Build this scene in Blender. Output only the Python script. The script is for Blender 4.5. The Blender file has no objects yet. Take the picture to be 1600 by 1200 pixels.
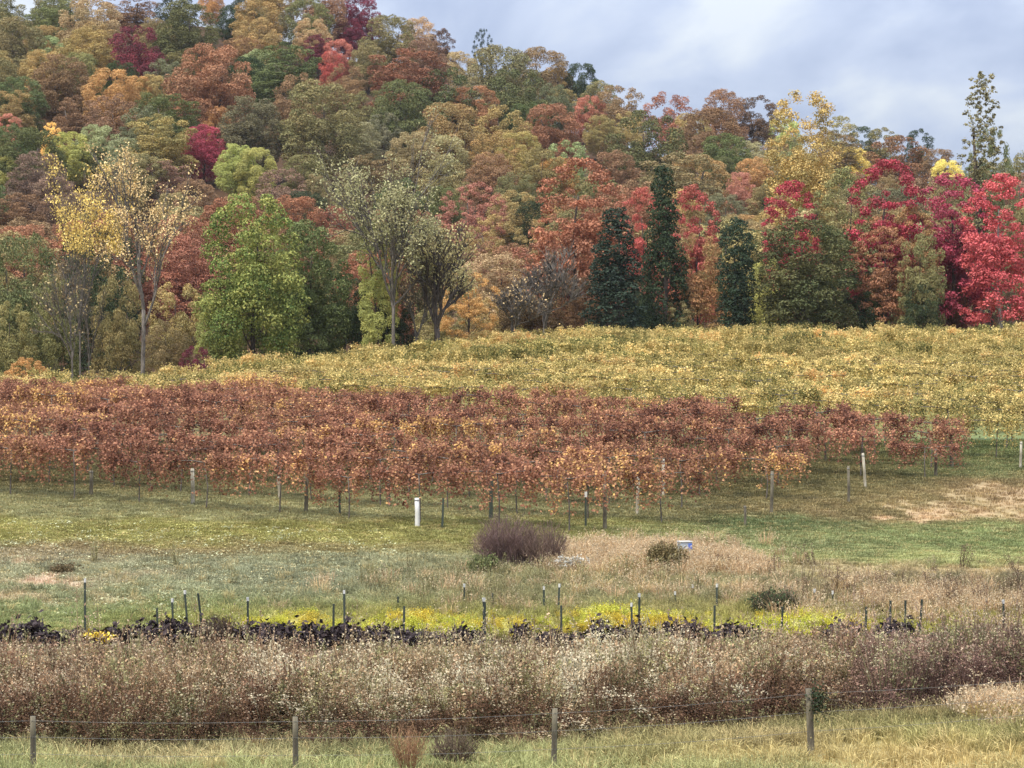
import bpy, math, random
import numpy as np

# ------------------------------------------------------------------ camera, sky, sun, exposure
S = bpy.context.scene
F, HY = 3764.0, 700.0            # focal length and horizon row, in pixels of a 1600 x 1200 frame
cam_d = bpy.data.cameras.new('camera')
cam = bpy.data.objects.new('camera', cam_d)
S.collection.objects.link(cam)
cam.location = (0, 0, 0)
cam.rotation_euler = (math.radians(90), 0, 0)
cam_d.sensor_width = 36
cam_d.lens = 36 * F / 1600
cam_d.shift_y = (HY - 600) / 1600
cam_d.clip_start = 0.5
cam_d.clip_end = 20000
S.camera = cam

SUN_EL, SUN_AZ = math.radians(60), math.radians(222)   # azimuth from +Y clockwise: behind the camera, to its left
W = bpy.data.worlds.new('World')
S.world = W
W.use_nodes = True
nt = W.node_tree
nt.nodes.clear()
def N(tree, t, **kw):
    n = tree.nodes.new(t)
    for k, v in kw.items():
        setattr(n, k, v)
    return n
def build_world():
    L = nt.links.new
    out = N(nt, 'ShaderNodeOutputWorld')
    sky = N(nt, 'ShaderNodeTexSky', sky_type='NISHITA', sun_disc=False, sun_elevation=SUN_EL, sun_rotation=SUN_AZ)
    bg1 = N(nt, 'ShaderNodeBackground'); bg1.inputs['Strength'].default_value = 0.075
    L(sky.outputs[0], bg1.inputs[0])
    # overcast deck: brighter towards the zenith, as a real overcast sky is, broken by soft billows
    tc = N(nt, 'ShaderNodeTexCoord')
    sep = N(nt, 'ShaderNodeSeparateXYZ'); L(tc.outputs['Generated'], sep.inputs[0])
    up = N(nt, 'ShaderNodeMath', operation='MAXIMUM'); L(sep.outputs[2], up.inputs[0]); up.inputs[1].default_value = 0.0
    add = N(nt, 'ShaderNodeMath', operation='ADD'); L(up.outputs[0], add.inputs[0]); add.inputs[1].default_value = 0.10
    dv = N(nt, 'ShaderNodeVectorMath', operation='DIVIDE'); L(tc.outputs['Generated'], dv.inputs[0])
    cmb = N(nt, 'ShaderNodeCombineXYZ')
    for i in range(3): L(add.outputs[0], cmb.inputs[i])
    L(cmb.outputs[0], dv.inputs[1])
    mp = N(nt, 'ShaderNodeMapping'); L(dv.outputs[0], mp.inputs[0])
    mp.inputs['Scale'].default_value = (1.9, 0.85, 0.0); mp.inputs['Location'].default_value = (3.1, 1.7, 0)
    n1 = N(nt, 'ShaderNodeTexNoise'); L(mp.outputs[0], n1.inputs['Vector'])
    n1.inputs['Scale'].default_value = 1.5; n1.inputs['Detail'].default_value = 6; n1.inputs['Roughness'].default_value = 0.5
    n1.inputs['Distortion'].default_value = 0.3
    cr = N(nt, 'ShaderNodeValToRGB'); L(n1.outputs['Fac'], cr.inputs[0])
    e = cr.color_ramp.elements
    e[0].position = 0.36; e[0].color = (0.44, 0.52, 0.72, 1)
    e[1].position = 0.62; e[1].color = (0.80, 0.86, 0.94, 1)
    m = cr.color_ramp.elements.new(0.5); m.color = (0.60, 0.68, 0.86, 1)
    z1 = N(nt, 'ShaderNodeMath', operation='MULTIPLY_ADD'); L(up.outputs[0], z1.inputs[0])
    z1.inputs[1].default_value = 2.6; z1.inputs[2].default_value = 0.36
    bg2 = N(nt, 'ShaderNodeBackground'); L(cr.outputs[0], bg2.inputs[0]); L(z1.outputs[0], bg2.inputs['Strength'])
    mix = N(nt, 'ShaderNodeMixShader'); mix.inputs[0].default_value = 0.86
    L(bg1.outputs[0], mix.inputs[1]); L(bg2.outputs[0], mix.inputs[2]); L(mix.outputs[0], out.inputs[0])
build_world()
sun_d = bpy.data.lights.new('sun', 'SUN')
sun_d.energy = 3.2
sun_d.angle = math.radians(12)
sun_d.color = (1.0, 0.93, 0.82)
sun = bpy.data.objects.new('sun', sun_d)
S.collection.objects.link(sun)
sun.rotation_euler = (math.radians(90) - SUN_EL, 0, math.pi - SUN_AZ)
sun.location = (0, -20, 60)
S.view_settings.view_transform = 'Standard'
S.view_settings.look = 'None'
S.view_settings.gamma = 1
S.view_settings.use_curve_mapping = False
S.view_settings.exposure = 0.5
S.render.engine = 'CYCLES'
S.cycles.max_bounces = 6
S.cycles.diffuse_bounces = 3
S.cycles.transmission_bounces = 3
S.cycles.use_denoising = True

# ------------------------------------------------------------------ helpers
rng = np.random.default_rng(11)
random.seed(5)
COL = S.collection
def lin(r, g, b, k=1.0):
    c = np.array([r, g, b]) / 255.0
    return tuple(float(v) for v in np.where(c <= 0.04045, c / 12.92, ((c + 0.055) / 1.055) ** 2.4) * k)
def tag(o, label=None, cat=None, group=None, kind=None):
    if label: o['label'] = label
    if cat: o['category'] = cat
    if group: o['group'] = group
    if kind: o['kind'] = kind
    return o
def link(o, parent=None):
    COL.objects.link(o)
    if parent is not None: o.parent = parent
    return o
def empty(name, loc=(0, 0, 0), rz=0, sc=(1, 1, 1)):
    o = bpy.data.objects.new(name, None)
    o.location = loc; o.rotation_euler = (0, 0, rz); o.scale = sc
    o.empty_display_size = 0.2
    COL.objects.link(o)
    return o

class MB:
    """collects polygons; every face carries two random values (leaf, clump)"""
    def __init__(s): s.v = []; s.q = []; s.a = []; s.b = []; s.n = 0
    def quads(s, P, a, b=None):
        """P: (n,4,3)"""
        n = len(P)
        if not n: return
        s.v.append(np.asarray(P, float).reshape(-1, 3))
        s.q.append(np.arange(n * 4).reshape(n, 4) + s.n)
        s.n += n * 4
        s.a.append(np.broadcast_to(np.asarray(a, float), (n,)))
        s.b.append(np.broadcast_to(np.asarray(0.5 if b is None else b, float), (n,)))
    def tube(s, pts, rad, sides=5, a=0.5, b=0.5):
        pts = np.asarray(pts, float); rad = np.asarray(rad, float); n = len(pts)
        d = np.gradient(pts, axis=0); d /= np.linalg.norm(d, axis=1)[:, None] + 1e-9
        ref = np.where(np.abs(d[:, 2:3]) > 0.9, np.array([[1.0, 0, 0]]), np.array([[0, 0, 1.0]]))
        u = np.cross(d, ref); u /= np.linalg.norm(u, axis=1)[:, None] + 1e-9
        w = np.cross(d, u)
        t = np.arange(sides) * 2 * np.pi / sides
        ring = pts[:, None, :] + rad[:, None, None] * (np.cos(t)[None, :, None] * u[:, None, :] + np.sin(t)[None, :, None] * w[:, None, :])
        base = s.n
        s.v.append(ring.reshape(-1, 3)); s.n += n * sides
        i = np.arange(n - 1)[:, None] * sides; j = np.arange(sides)[None, :]; j2 = (j + 1) % sides
        f = np.stack([i + j, i + j2, i + sides + j2, i + sides + j], -1).reshape(-1, 4) + base
        s.q.append(f); s.a.append(np.full(len(f), a)); s.b.append(np.full(len(f), b))
        top = base + (n - 1) * sides
        if sides == 4:
            s.q.append(np.array([[top, top + 1, top + 2, top + 3]])); s.a.append([a]); s.b.append([b])
        elif sides >= 5:
            s.q.append(np.array([[top, top + k, top + k + 1, top + k + 2] for k in range(1, sides - 2, 2)]))
            m = len(range(1, sides - 2, 2)); s.a.append(np.full(m, a)); s.b.append(np.full(m, b))
    def box(s, c, h, a=0.5):
        cx, cy, cz = c; hx, hy, hz = h
        p = np.array([[x, y, z] for z in (-1, 1) for x, y in ((-1, -1), (1, -1), (1, 1), (-1, 1))], float) * (hx, hy, hz) + (cx, cy, cz)
        for f in ((3, 2, 1, 0), (4, 5, 6, 7), (0, 1, 5, 4), (1, 2, 6, 5), (2, 3, 7, 6), (3, 0, 4, 7)):
            s.quads(p[list(f)][None], a)
    def mesh(s, name, mat):
        me = bpy.data.meshes.new(name)
        v = np.concatenate(s.v); q = np.concatenate(s.q)
        me.vertices.add(len(v)); me.vertices.foreach_set('co', v.astype(np.float32).ravel())
        me.loops.add(q.size); me.loops.foreach_set('vertex_index', q.astype(np.int32).ravel())
        me.polygons.add(len(q))
        me.polygons.foreach_set('loop_start', (np.arange(len(q)) * 4).astype(np.int32))
        me.update(calc_edges=True)
        for nm, arr in (('leaf_rand', s.a), ('clump_rand', s.b)):
            at = me.attributes.new(nm, 'FLOAT', 'FACE')
            at.data.foreach_set('value', np.concatenate(arr).astype(np.float32))
        me.validate()
        if mat: me.materials.append(mat)
        return me
    def obj(s, name, mat, parent=None, link_it=True):
        o = bpy.data.objects.new(name, s.mesh(name, mat))
        if link_it: link(o, parent)
        return o

def unit(v): return v / (np.linalg.norm(v, axis=-1, keepdims=True) + 1e-9)
def leaf_quads(c, nrm, size, aspect=0.7, g=rng):
    """diamond leaves at c facing nrm"""
    n = len(c)
    r = g.normal(size=(n, 3))
    t = unit(np.cross(nrm, r)); b = np.cross(unit(nrm), t)
    sz = np.broadcast_to(size, (n,))[:, None]
    k = g.uniform(0.75, 1.25, (n, 1)) * sz
    fold = unit(nrm) * k * 0.18
    return np.stack([c - t * k, c - b * k * aspect + fold, c + t * k, c + b * k * aspect + fold], 1)
def noise2(x, y, seed=0):
    """smooth value noise, 0..1"""
    xi = np.floor(x).astype(np.int64); yi = np.floor(y).astype(np.int64)
    fx = x - xi; fy = y - yi
    fx = fx * fx * (3 - 2 * fx); fy = fy * fy * (3 - 2 * fy)
    def h(i, j):
        v = np.sin(i * 127.1 + j * 311.7 + seed * 74.7) * 43758.5453
        return v - np.floor(v)
    return (h(xi, yi) * (1 - fx) + h(xi + 1, yi) * fx) * (1 - fy) + (h(xi, yi + 1) * (1 - fx) + h(xi + 1, yi + 1) * fx) * fy
def fbm(x, y, seed=0, o=3):
    s = 0; a = 0.5; t = 0
    for k in range(o):
        s = s + a * noise2(x * 2 ** k, y * 2 ** k, seed + k * 7); t += a; a *= 0.5
    return s / t

# ------------------------------------------------------------------ materials
def mat_new(name):
    m = bpy.data.materials.new(name); m.use_nodes = True
    m.node_tree.nodes.clear()
    return m, m.node_tree
def leaf_shader(t, col_socket, transl=0.3):
    L = t.links.new
    out = N(t, 'ShaderNodeOutputMaterial')
    d = N(t, 'ShaderNodeBsdfDiffuse'); tr = N(t, 'ShaderNodeBsdfTranslucent'); mx = N(t, 'ShaderNodeMixShader')
    mx.inputs[0].default_value = transl
    L(col_socket, d.inputs[0]); L(col_socket, tr.inputs[0])
    L(d.outputs[0], mx.inputs[1]); L(tr.outputs[0], mx.inputs[2]); L(mx.outputs[0], out.inputs[0])
def attr(t, name, kind='GEOMETRY'):
    return N(t, 'ShaderNodeAttribute', attribute_name=name, attribute_type=kind)
def vary(t, col, fac, lo, hi):
    """col * lerp(lo, hi, fac)"""
    mr = N(t, 'ShaderNodeMapRange'); t.links.new(fac, mr.inputs[0])
    mr.inputs[3].default_value = lo; mr.inputs[4].default_value = hi
    v = N(t, 'ShaderNodeVectorMath', operation='SCALE'); t.links.new(col, v.inputs[0]); t.links.new(mr.outputs[0], v.inputs['Scale'])
    return v.outputs[0]
def mixc(t, fac, a, b):
    m = N(t, 'ShaderNodeMix', data_type='RGBA'); L = t.links.new
    if hasattr(fac, 'links'): L(fac, m.inputs[0])
    else: m.inputs[0].default_value = fac
    for s, i in ((a, 6), (b, 7)):
        if hasattr(s, 'links'): L(s, m.inputs[i])
        else: m.inputs[i].default_value = (*s, 1)
    return m.outputs[2]
def make_foliage():
    """autumn leaves: the tree's own two leaf colours mixed clump by clump, each leaf a little different"""
    m, t = mat_new('autumn_leaves'); L = t.links.new
    c1 = N(t, 'ShaderNodeObjectInfo').outputs['Color']
    c2 = attr(t, 'second_colour', 'OBJECT').outputs['Color']
    cl = attr(t, 'clump_rand').outputs['Fac']; lr = attr(t, 'leaf_rand').outputs['Fac']
    sm = N(t, 'ShaderNodeMath', operation='MULTIPLY_ADD'); L(lr, sm.inputs[0]); sm.inputs[1].default_value = 0.7; sm.inputs[2].default_value = -0.35
    ad = N(t, 'ShaderNodeMath', operation='ADD', use_clamp=True); L(cl, ad.inputs[0]); L(sm.outputs[0], ad.inputs[1])
    c = mixc(t, ad.outputs[0], c1, c2)
    c = vary(t, c, lr, 0.5, 1.62)
    leaf_shader(t, c, 0.15)
    return m
def make_bark(name, a, b):
    m, t = mat_new(name); L = t.links.new
    out = N(t, 'ShaderNodeOutputMaterial'); p = N(t, 'ShaderNodeBsdfPrincipled'); p.inputs['Roughness'].default_value = 0.9
    tc = N(t, 'ShaderNodeTexCoord'); mp = N(t, 'ShaderNodeMapping'); L(tc.outputs['Object'], mp.inputs[0]); mp.inputs['Scale'].default_value = (5, 5, 1.2)
    n = N(t, 'ShaderNodeTexNoise'); L(mp.outputs[0], n.inputs['Vector']); n.inputs['Scale'].default_value = 2.2; n.inputs['Detail'].default_value = 5
    cr = N(t, 'ShaderNodeValToRGB'); L(n.outputs['Fac'], cr.inputs[0])
    cr.color_ramp.elements[0].position = 0.35; cr.color_ramp.elements[0].color = (*a, 1)
    cr.color_ramp.elements[1].position = 0.68; cr.color_ramp.elements[1].color = (*b, 1)
    L(cr.outputs[0], p.inputs[0])
    bp = N(t, 'ShaderNodeBump'); bp.inputs['Strength'].default_value = 0.6; bp.inputs['Distance'].default_value = 0.03
    L(n.outputs['Fac'], bp.inputs['Height']); L(bp.outputs[0], p.inputs['Normal'])
    L(p.outputs[0], out.inputs[0])
    return m
def make_instanced(name, src='INSTANCER', transl=0.25, lo=0.6, hi=1.4):
    """stems and blades whose colour comes from the 'tint' each clump was given"""
    m, t = mat_new(name)
    c = attr(t, 'tint', src).outputs['Color']
    lr = attr(t, 'leaf_rand').outputs['Fac']; cl = attr(t, 'clump_rand').outputs['Fac']
    c = vary(t, c, lr, lo, hi)
    # clump value above 0.5 marks pale seed heads and dry tips
    g = N(t, 'ShaderNodeMath', operation='MULTIPLY_ADD', use_clamp=True); t.links.new(cl, g.inputs[0]); g.inputs[1].default_value = 2; g.inputs[2].default_value = -1
    c = mixc(t, g.outputs[0], c, lin(214, 200, 168, 0.95))
    leaf_shader(t, c, transl)
    return m
def make_ramp_leaf(name, stops, transl=0.3):
    """vine leaves: colour by leaf from a ramp, shifted by vine and by shoot"""
    m, t = mat_new(name); L = t.links.new
    lr = attr(t, 'leaf_rand').outputs['Fac']; cl = attr(t, 'clump_rand').outputs['Fac']
    oc = N(t, 'ShaderNodeObjectInfo').outputs['Color']
    sp = N(t, 'ShaderNodeSeparateColor'); L(oc, sp.inputs[0])
    a = N(t, 'ShaderNodeMath', operation='MULTIPLY_ADD'); L(cl, a.inputs[0]); a.inputs[1].default_value = 0.42; L(sp.outputs[0], a.inputs[2])
    b = N(t, 'ShaderNodeMath', operation='MULTIPLY_ADD'); L(lr, b.inputs[0]); b.inputs[1].default_value = 0.45; L(a.outputs[0], b.inputs[2])
    cr = N(t, 'ShaderNodeValToRGB'); L(b.outputs[0], cr.inputs[0])
    while len(cr.color_ramp.elements) < len(stops): cr.color_ramp.elements.new(0.5)
    for e, (p, c) in zip(cr.color_ramp.elements, stops): e.position = p; e.color = (*c, 1)
    c = vary(t, cr.outputs[0], lr, 0.7, 1.25)
    c = vary(t, c, sp.outputs[1], 0.74, 1.36)
    c = vary(t, c, cl, 0.8, 1.2)
    leaf_shader(t, c, transl)
    return m
def make_plain(name, col, rough=0.7, col2=None, scale=6.0):
    m, t = mat_new(name); L = t.links.new
    out = N(t, 'ShaderNodeOutputMaterial'); p = N(t, 'ShaderNodeBsdfPrincipled'); p.inputs['Roughness'].default_value = rough
    tc = N(t, 'ShaderNodeTexCoord')
    n = N(t, 'ShaderNodeTexNoise'); L(tc.outputs['Object'], n.inputs['Vector']); n.inputs['Scale'].default_value = scale; n.inputs['Detail'].default_value = 4
    L(mixc(t, n.outputs['Fac'], col, col2 or tuple(c * 0.7 for c in col)), p.inputs[0]); L(p.outputs[0], out.inputs[0])
    return m
def make_ground():
    m, t = mat_new('ground_soil_and_turf'); L = t.links.new
    out = N(t, 'ShaderNodeOutputMaterial'); p = N(t, 'ShaderNodeBsdfPrincipled'); p.inputs['Roughness'].default_value = 0.95
    p.inputs['Specular IOR Level'].default_value = 0.1
    tint = attr(t, 'tint').outputs['Color']
    tc = N(t, 'ShaderNodeTexCoord')
    n1 = N(t, 'ShaderNodeTexNoise'); L(tc.outputs['Object'], n1.inputs['Vector']); n1.inputs['Scale'].default_value = 7.0; n1.inputs['Detail'].default_value = 6; n1.inputs['Roughness'].default_value = 0.7
    n2 = N(t, 'ShaderNodeTexNoise'); L(tc.outputs['Object'], n2.inputs['Vector']); n2.inputs['Scale'].default_value = 1.1; n2.inputs['Detail'].default_value = 4
    c = vary(t, tint, n1.outputs['Fac'], 0.35, 1.55)
    c = vary(t, c, n2.outputs['Fac'], 0.7, 1.3)
    L(c, p.inputs[0])
    bp = N(t, 'ShaderNodeBump'); bp.inputs['Strength'].default_value = 0.7; bp.inputs['Distance'].default_value = 0.08
    L(n1.outputs['Fac'], bp.inputs['Height']); L(bp.outputs[0], p.inputs['Normal']); L(p.outputs[0], out.inputs[0])
    return m
M_LEAF = make_foliage()
M_BARK = make_bark('dark_bark', lin(50, 40, 34, .8), lin(112, 98, 86, .8))
M_PALE = make_bark('pale_bark', lin(110, 102, 92, .8), lin(196, 188, 175, .8))
M_GREY = make_bark('grey_bark', lin(78, 70, 62, .8), lin(140, 130, 118, .8))
M_INST = make_instanced('dry_stems')
M_GRASS = make_instanced('grass_blades', lo=0.7, hi=1.3)
K = 0.80
M_RED = make_ramp_leaf('red_vine_leaves', [(0.05, lin(106, 72, 64, K)), (0.35, lin(152, 106, 86, K)), (0.65, lin(174, 124, 98, K)), (0.88, lin(192, 146, 108, K)), (1.0, lin(220, 178, 110, K))])
M_YEL = make_ramp_leaf('yellow_vine_leaves', [(0.05, lin(104, 114, 68, K)), (0.32, lin(166, 154, 94, K)), (0.56, lin(212, 188, 120, K)), (0.85, lin(236, 210, 142, K)), (0.98, lin(206, 158, 100, K))])
M_GROUND = make_ground()
M_WOOD = make_bark('weathered_wood', lin(84, 76, 62, .75), lin(140, 130, 106, .75))
M_POSTP = make_bark('pale_post_wood', lin(150, 140, 118, .8), lin(205, 196, 174, .8))
M_WHITE = make_plain('white_paint', (0.66, 0.64, 0.58), 0.6)
M_STEEL = make_plain('dark_green_steel', (0.025, 0.045, 0.03), 0.5, (0.05, 0.05, 0.035))
M_WIRE = make_plain('galvanised_wire', (0.2, 0.19, 0.17), 0.6)
M_BLACK = make_plain('blackened_leaves', (0.021, 0.014, 0.014), 0.9, (0.06, 0.036, 0.034))
M_BOX = make_plain('pale_box_paint', (0.5, 0.55, 0.58), 0.5)
M_BLUE = make_plain('blue_lid_plastic', (0.12, 0.2, 0.62), 0.4)

# ------------------------------------------------------------------ terrain
TX = np.array([-800, 0, 400, 800, 1200, 1600, 2400.0])
ROWS = [   # distance, then the image row at which the ground shows for each column of TX
    (30, 1285, 1285, 1285, 1285, 1280, 1268, 1260), (35, 1214, 1214, 1214, 1214, 1200, 1176, 1160), (40, 1172, 1172, 1172, 1170, 1150, 1118, 1105),
    (43, 1142, 1142, 1142, 1142, 1128, 1098, 1088),
    (48, 1092, 1092, 1092, 1092, 1086, 1076, 1070), (52, 1050, 1050, 1050, 1050, 1047, 1044, 1040), (55, 1009, 1009, 1009, 1011, 1011, 1008, 1005),
    (58, 980, 982, 984, 986, 986, 984, 982), (62, 942, 945, 950, 952, 950, 948, 946), (68, 884, 886, 892, 890, 893, 894, 892),
    (73, 838, 842, 852, 858, 862, 866, 866), (76, 800, 812, 824, 834, 840, 845, 845), (80, 772, 778, 790, 803, 810, 812, 812), (85, 740, 745, 758, 768, 770, 772, 772),
    (91, 712, 718, 728, 734, 732, 732, 732), (97, 690, 696, 703, 705, 702, 700, 700), (105, 668, 672, 674, 672, 668, 668, 668),
    (115, 655, 656, 650, 640, 637, 636, 636), (125, 650, 648, 632, 613, 608, 608, 608), (135, 648, 642, 618, 592, 588, 588, 588), (150, 646, 638, 606, 570, 566, 566, 566),
    (165, 640, 634, 598, 555, 552, 552, 552), (180, 630, 625, 592, 548, 548, 548, 548), (200, 610, 605, 580, 542, 543, 543, 545),
    (230, 540, 535, 522, 500, 505, 510, 512), (270, 430, 425, 412, 418, 440, 458, 470), (320, 285, 275, 265, 315, 360, 392, 420),
    (380, 150, 135, 135, 238, 310, 352, 395), (440, 45, 25, 32, 182, 284, 342, 390), (520, 70, 55, 60, 210, 310, 365, 405),
    (700, 350, 340, 340, 420, 470, 500, 520), (1000, 560, 555, 560, 590, 610, 620, 630)]
def build_terrain():
    D = np.array([r[0] for r in ROWS], float)
    Z = np.array([[(HY - y) * r[0] / F for y in r[1:]] for r in ROWS])
    d = np.arange(0, 1001.0); xs = np.arange(-800, 2401, 20.0)
    D2 = np.concatenate([[0, 15], D]); Z2 = np.vstack([np.full(7, -1.7), np.full(7, -3.1), Z])
    A = np.stack([np.interp(d, D2, Z2[:, i]) for i in range(7)], 1)
    B = np.stack([np.interp(xs, TX, A[k]) for k in range(len(d))], 0)
    def gs(M, s, ax):
        r = int(4 * s + 1); k = np.exp(-0.5 * (np.arange(-r, r + 1) / s) ** 2); k /= k.sum()
        P = np.pad(M, [(r, r) if a == ax else (0, 0) for a in (0, 1)], mode='reflect', reflect_type='odd')
        return np.apply_along_axis(lambda v: np.convolve(v, k, 'valid'), ax, P)
    B = gs(B, 6, 1)
    n = gs(B, 1.6, 0); f = gs(B, 9, 0)
    w = np.clip((d - 150) / 70, 0, 1)[:, None]
    return n * (1 - w) + f * w
TZ = build_terrain()
def gz(X, Y):
    X = np.asarray(X, float); Y = np.asarray(Y, float)
    Yc = np.clip(Y, 0, 999.9)
    xi = np.clip(800 + F * X / np.maximum(Y, 14), -800, 2399.9)
    a = (xi + 800) / 20; i = np.floor(a).astype(int); fx = a - i
    j = np.floor(Yc).astype(int); fy = Yc - j
    i1 = np.minimum(i + 1, TZ.shape[1] - 1); j1 = np.minimum(j + 1, 1000)
    z = (TZ[j, i] * (1 - fx) + TZ[j, i1] * fx) * (1 - fy) + (TZ[j1, i] * (1 - fx) + TZ[j1, i1] * fx) * fy
    far = np.clip((Y - 1000) / 600, 0, 1)
    z = z * (1 - far) + 8.0 * far
    amp = np.clip((Y - 25) / 15, 0, 1) * np.clip((260 - Y) / 80, 0.15, 1)
    return z + amp * 0.16 * (fbm(X * 0.45 + 31, Y * 0.45, 3) - 0.5)
def to_px(X, Y, Z): return 800 + F * X / Y, HY - F * Z / Y
def at_row(xi, yi, d0=29.0, d1=190.0):
    """world point of the first ground seen at a picture position"""
    d = np.arange(d0, d1, 0.05); X = (xi - 800) / F * d
    y = HY - F * gz(X, d) / d
    k = np.argmax(y <= yi) if (y <= yi).any() else len(d) - 1
    return float(X[k]), float(d[k]), float(gz(X[k], d[k]))

# ground colours: patches of turf, soil and straw (picture position, size, colour, weight)
PATCH = [
    (800, 1260, 2500, 80, (148, 150, 100), 1), (1500, 1190, 330, 26, (190, 165, 112), 2.2), (1450, 1150, 300, 30, (158, 155, 98), 1.5), (300, 1190, 160, 12, (170, 152, 112), 1.5), (1250, 1165, 100, 10, (160, 140, 105), 1.5),
    (800, 1110, 2500, 45, (92, 72, 56), 1.4), (800, 1020, 2500, 22, (70, 58, 50), 1), (860, 970, 620, 22, (158, 152, 78), 1.3), (1450, 965, 300, 25, (150, 142, 86), 1.1),
    (150, 950, 450, 25, (132, 142, 96), 1.2), (150, 900, 500, 42, (156, 154, 122), 1.5), (560, 900, 200, 40, (152, 150, 116), 1.2), (900, 915, 330, 35, (152, 148, 108), 2.2), (1010, 880, 90, 12, (186, 158, 120), 3), (1450, 940, 350, 30, (132, 122, 92), 2.4),
    (1450, 893, 420, 7, (178, 158, 120), 1.8), (1350, 872, 260, 8, (166, 166, 112), 1.6),
    (350, 838, 480, 17, (160, 154, 92), 2.0), (150, 858, 260, 8, (142, 116, 88), 1.4), (60, 870, 130, 12, (165, 150, 125), 1.0), (450, 852, 200, 6, (150, 125, 90), 1.0),
    (250, 790, 500, 16, (162, 158, 116), 2.0), (760, 828, 120, 9, (138, 138, 92), 1.3), (1180, 850, 260, 20, (148, 150, 106), 1.8), (1500, 845, 180, 18, (144, 152, 102), 2.8), (1300, 800, 120, 14, (146, 132, 95), 1.5),
    (1470, 800, 130, 17, (184, 154, 118), 3), (1400, 810, 50, 9, (206, 172, 138), 4), (1480, 790, 200, 24, (156, 144, 102), 1.2), (1590, 775, 90, 20, (180, 150, 116), 1.8), (1560, 730, 110, 18, (140, 146, 100), 2), (1540, 690, 120, 18, (122, 138, 92), 2),
    (1240, 815, 80, 9, (110, 126, 84), 2), (600, 715, 1500, 55, (118, 112, 78), 0.8), (1150, 600, 900, 70, (140, 138, 80), 1.2), (200, 640, 600, 40, (130, 110, 78), .8),
    (100, 912, 55, 7, (214, 178, 150), 7), (30, 938, 48, 5, (206, 178, 146), 6), (175, 938, 45, 4, (200, 174, 142), 5), (235, 902, 50, 4, (200, 168, 138), 4.5), (20, 875, 40, 5, (200, 174, 140), 4), (60, 905, 40, 4, (206, 172, 142), 4),
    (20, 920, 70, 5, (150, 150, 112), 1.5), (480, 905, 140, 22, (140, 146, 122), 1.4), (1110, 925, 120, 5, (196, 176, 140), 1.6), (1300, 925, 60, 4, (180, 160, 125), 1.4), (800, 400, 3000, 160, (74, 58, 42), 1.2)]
def ground_tint(X, Y):
    z = gz(X, Y); Yp = np.maximum(Y, 5)
    xi = 800 + F * X / Yp; yi = np.minimum(HY - F * z / Yp, 1260)
    px = F / Yp
    wx = (fbm(X * .8, Y * .5, 21) - .5) * 60 + (fbm(X * 3, Y * 1.6, 22) - .5) * 30
    wy = (fbm(X * .55 + 9, Y * .5, 23) - .5) * 26 + (fbm(X * 2.2, Y * 1.3, 24) - .5) * 18
    xi = xi + wx; yi = yi + wy * np.clip(px / 60, .3, 1.6)
    mott = fbm(X * 1.7, Y * .9, 27)
    num = np.zeros(X.shape + (3,)); den = np.full(X.shape, 1e-9)
    for cx, cy, rx, ry, c, w in PATCH:
        k = w * np.exp(-((xi - cx) / rx) ** 2 - ((yi - cy) / ry) ** 2)
        if w > 2.4 and c[0] > c[1] * 1.12: k = k * np.clip(3.2 * (mott - .36), .3 if cx < 300 else .03, 1.3)
        num += k[..., None] * np.array(lin(*c)); den += k
    c = num / den[..., None]
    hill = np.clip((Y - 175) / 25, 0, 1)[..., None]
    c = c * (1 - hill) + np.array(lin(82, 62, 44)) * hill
    back = np.clip((27 - Y) / 8, 0, 1)[..., None]
    return c * (1 - back) + np.array(lin(150, 150, 100)) * back

def build_ground():
    Y = np.concatenate([np.arange(-90, 28, 4), np.arange(28, 105, .3), np.arange(105, 200, 1.0), np.arange(200, 620, 5), np.geomspace(620, 6000, 26)])
    hw = 0.24 * np.maximum(Y, 30) + 2
    inner = np.linspace(-1, 1, 241)
    ext = np.geomspace(0.02, 1, 22)
    X = np.concatenate([-(hw[:, None] + ext[::-1][None] * (60 + 1.4 * np.abs(Y[:, None]))), hw[:, None] * inner[None], hw[:, None] + ext[None] * (60 + 1.4 * np.abs(Y[:, None]))], 1)
    YY = np.broadcast_to(Y[:, None], X.shape)
    Zg = gz(X, YY)
    v = np.stack([X, YY, Zg], -1).reshape(-1, 3)
    r, c = X.shape
    i = np.arange(r - 1)[:, None] * c + np.arange(c - 1)[None]
    q = np.stack([i, i + 1, i + c + 1, i + c], -1).reshape(-1, 4)
    me = bpy.data.meshes.new('ground')
    me.vertices.add(len(v)); me.vertices.foreach_set('co', v.astype(np.float32).ravel())
    me.loops.add(q.size); me.loops.foreach_set('vertex_index', q.astype(np.int32).ravel())
    me.polygons.add(len(q)); me.polygons.foreach_set('loop_start', (np.arange(len(q)) * 4).astype(np.int32))
    me.polygons.foreach_set('use_smooth', np.ones(len(q), bool))
    me.update(calc_edges=True)
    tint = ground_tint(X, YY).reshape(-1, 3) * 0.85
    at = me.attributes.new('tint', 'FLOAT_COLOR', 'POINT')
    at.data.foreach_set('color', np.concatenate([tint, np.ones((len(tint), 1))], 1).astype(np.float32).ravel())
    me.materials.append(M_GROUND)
    o = link(bpy.data.objects.new('ground', me))
    tag(o, 'rolling farm ground rising from the grassy hollow to the wooded hill', None, None, 'structure')
build_ground()

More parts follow.
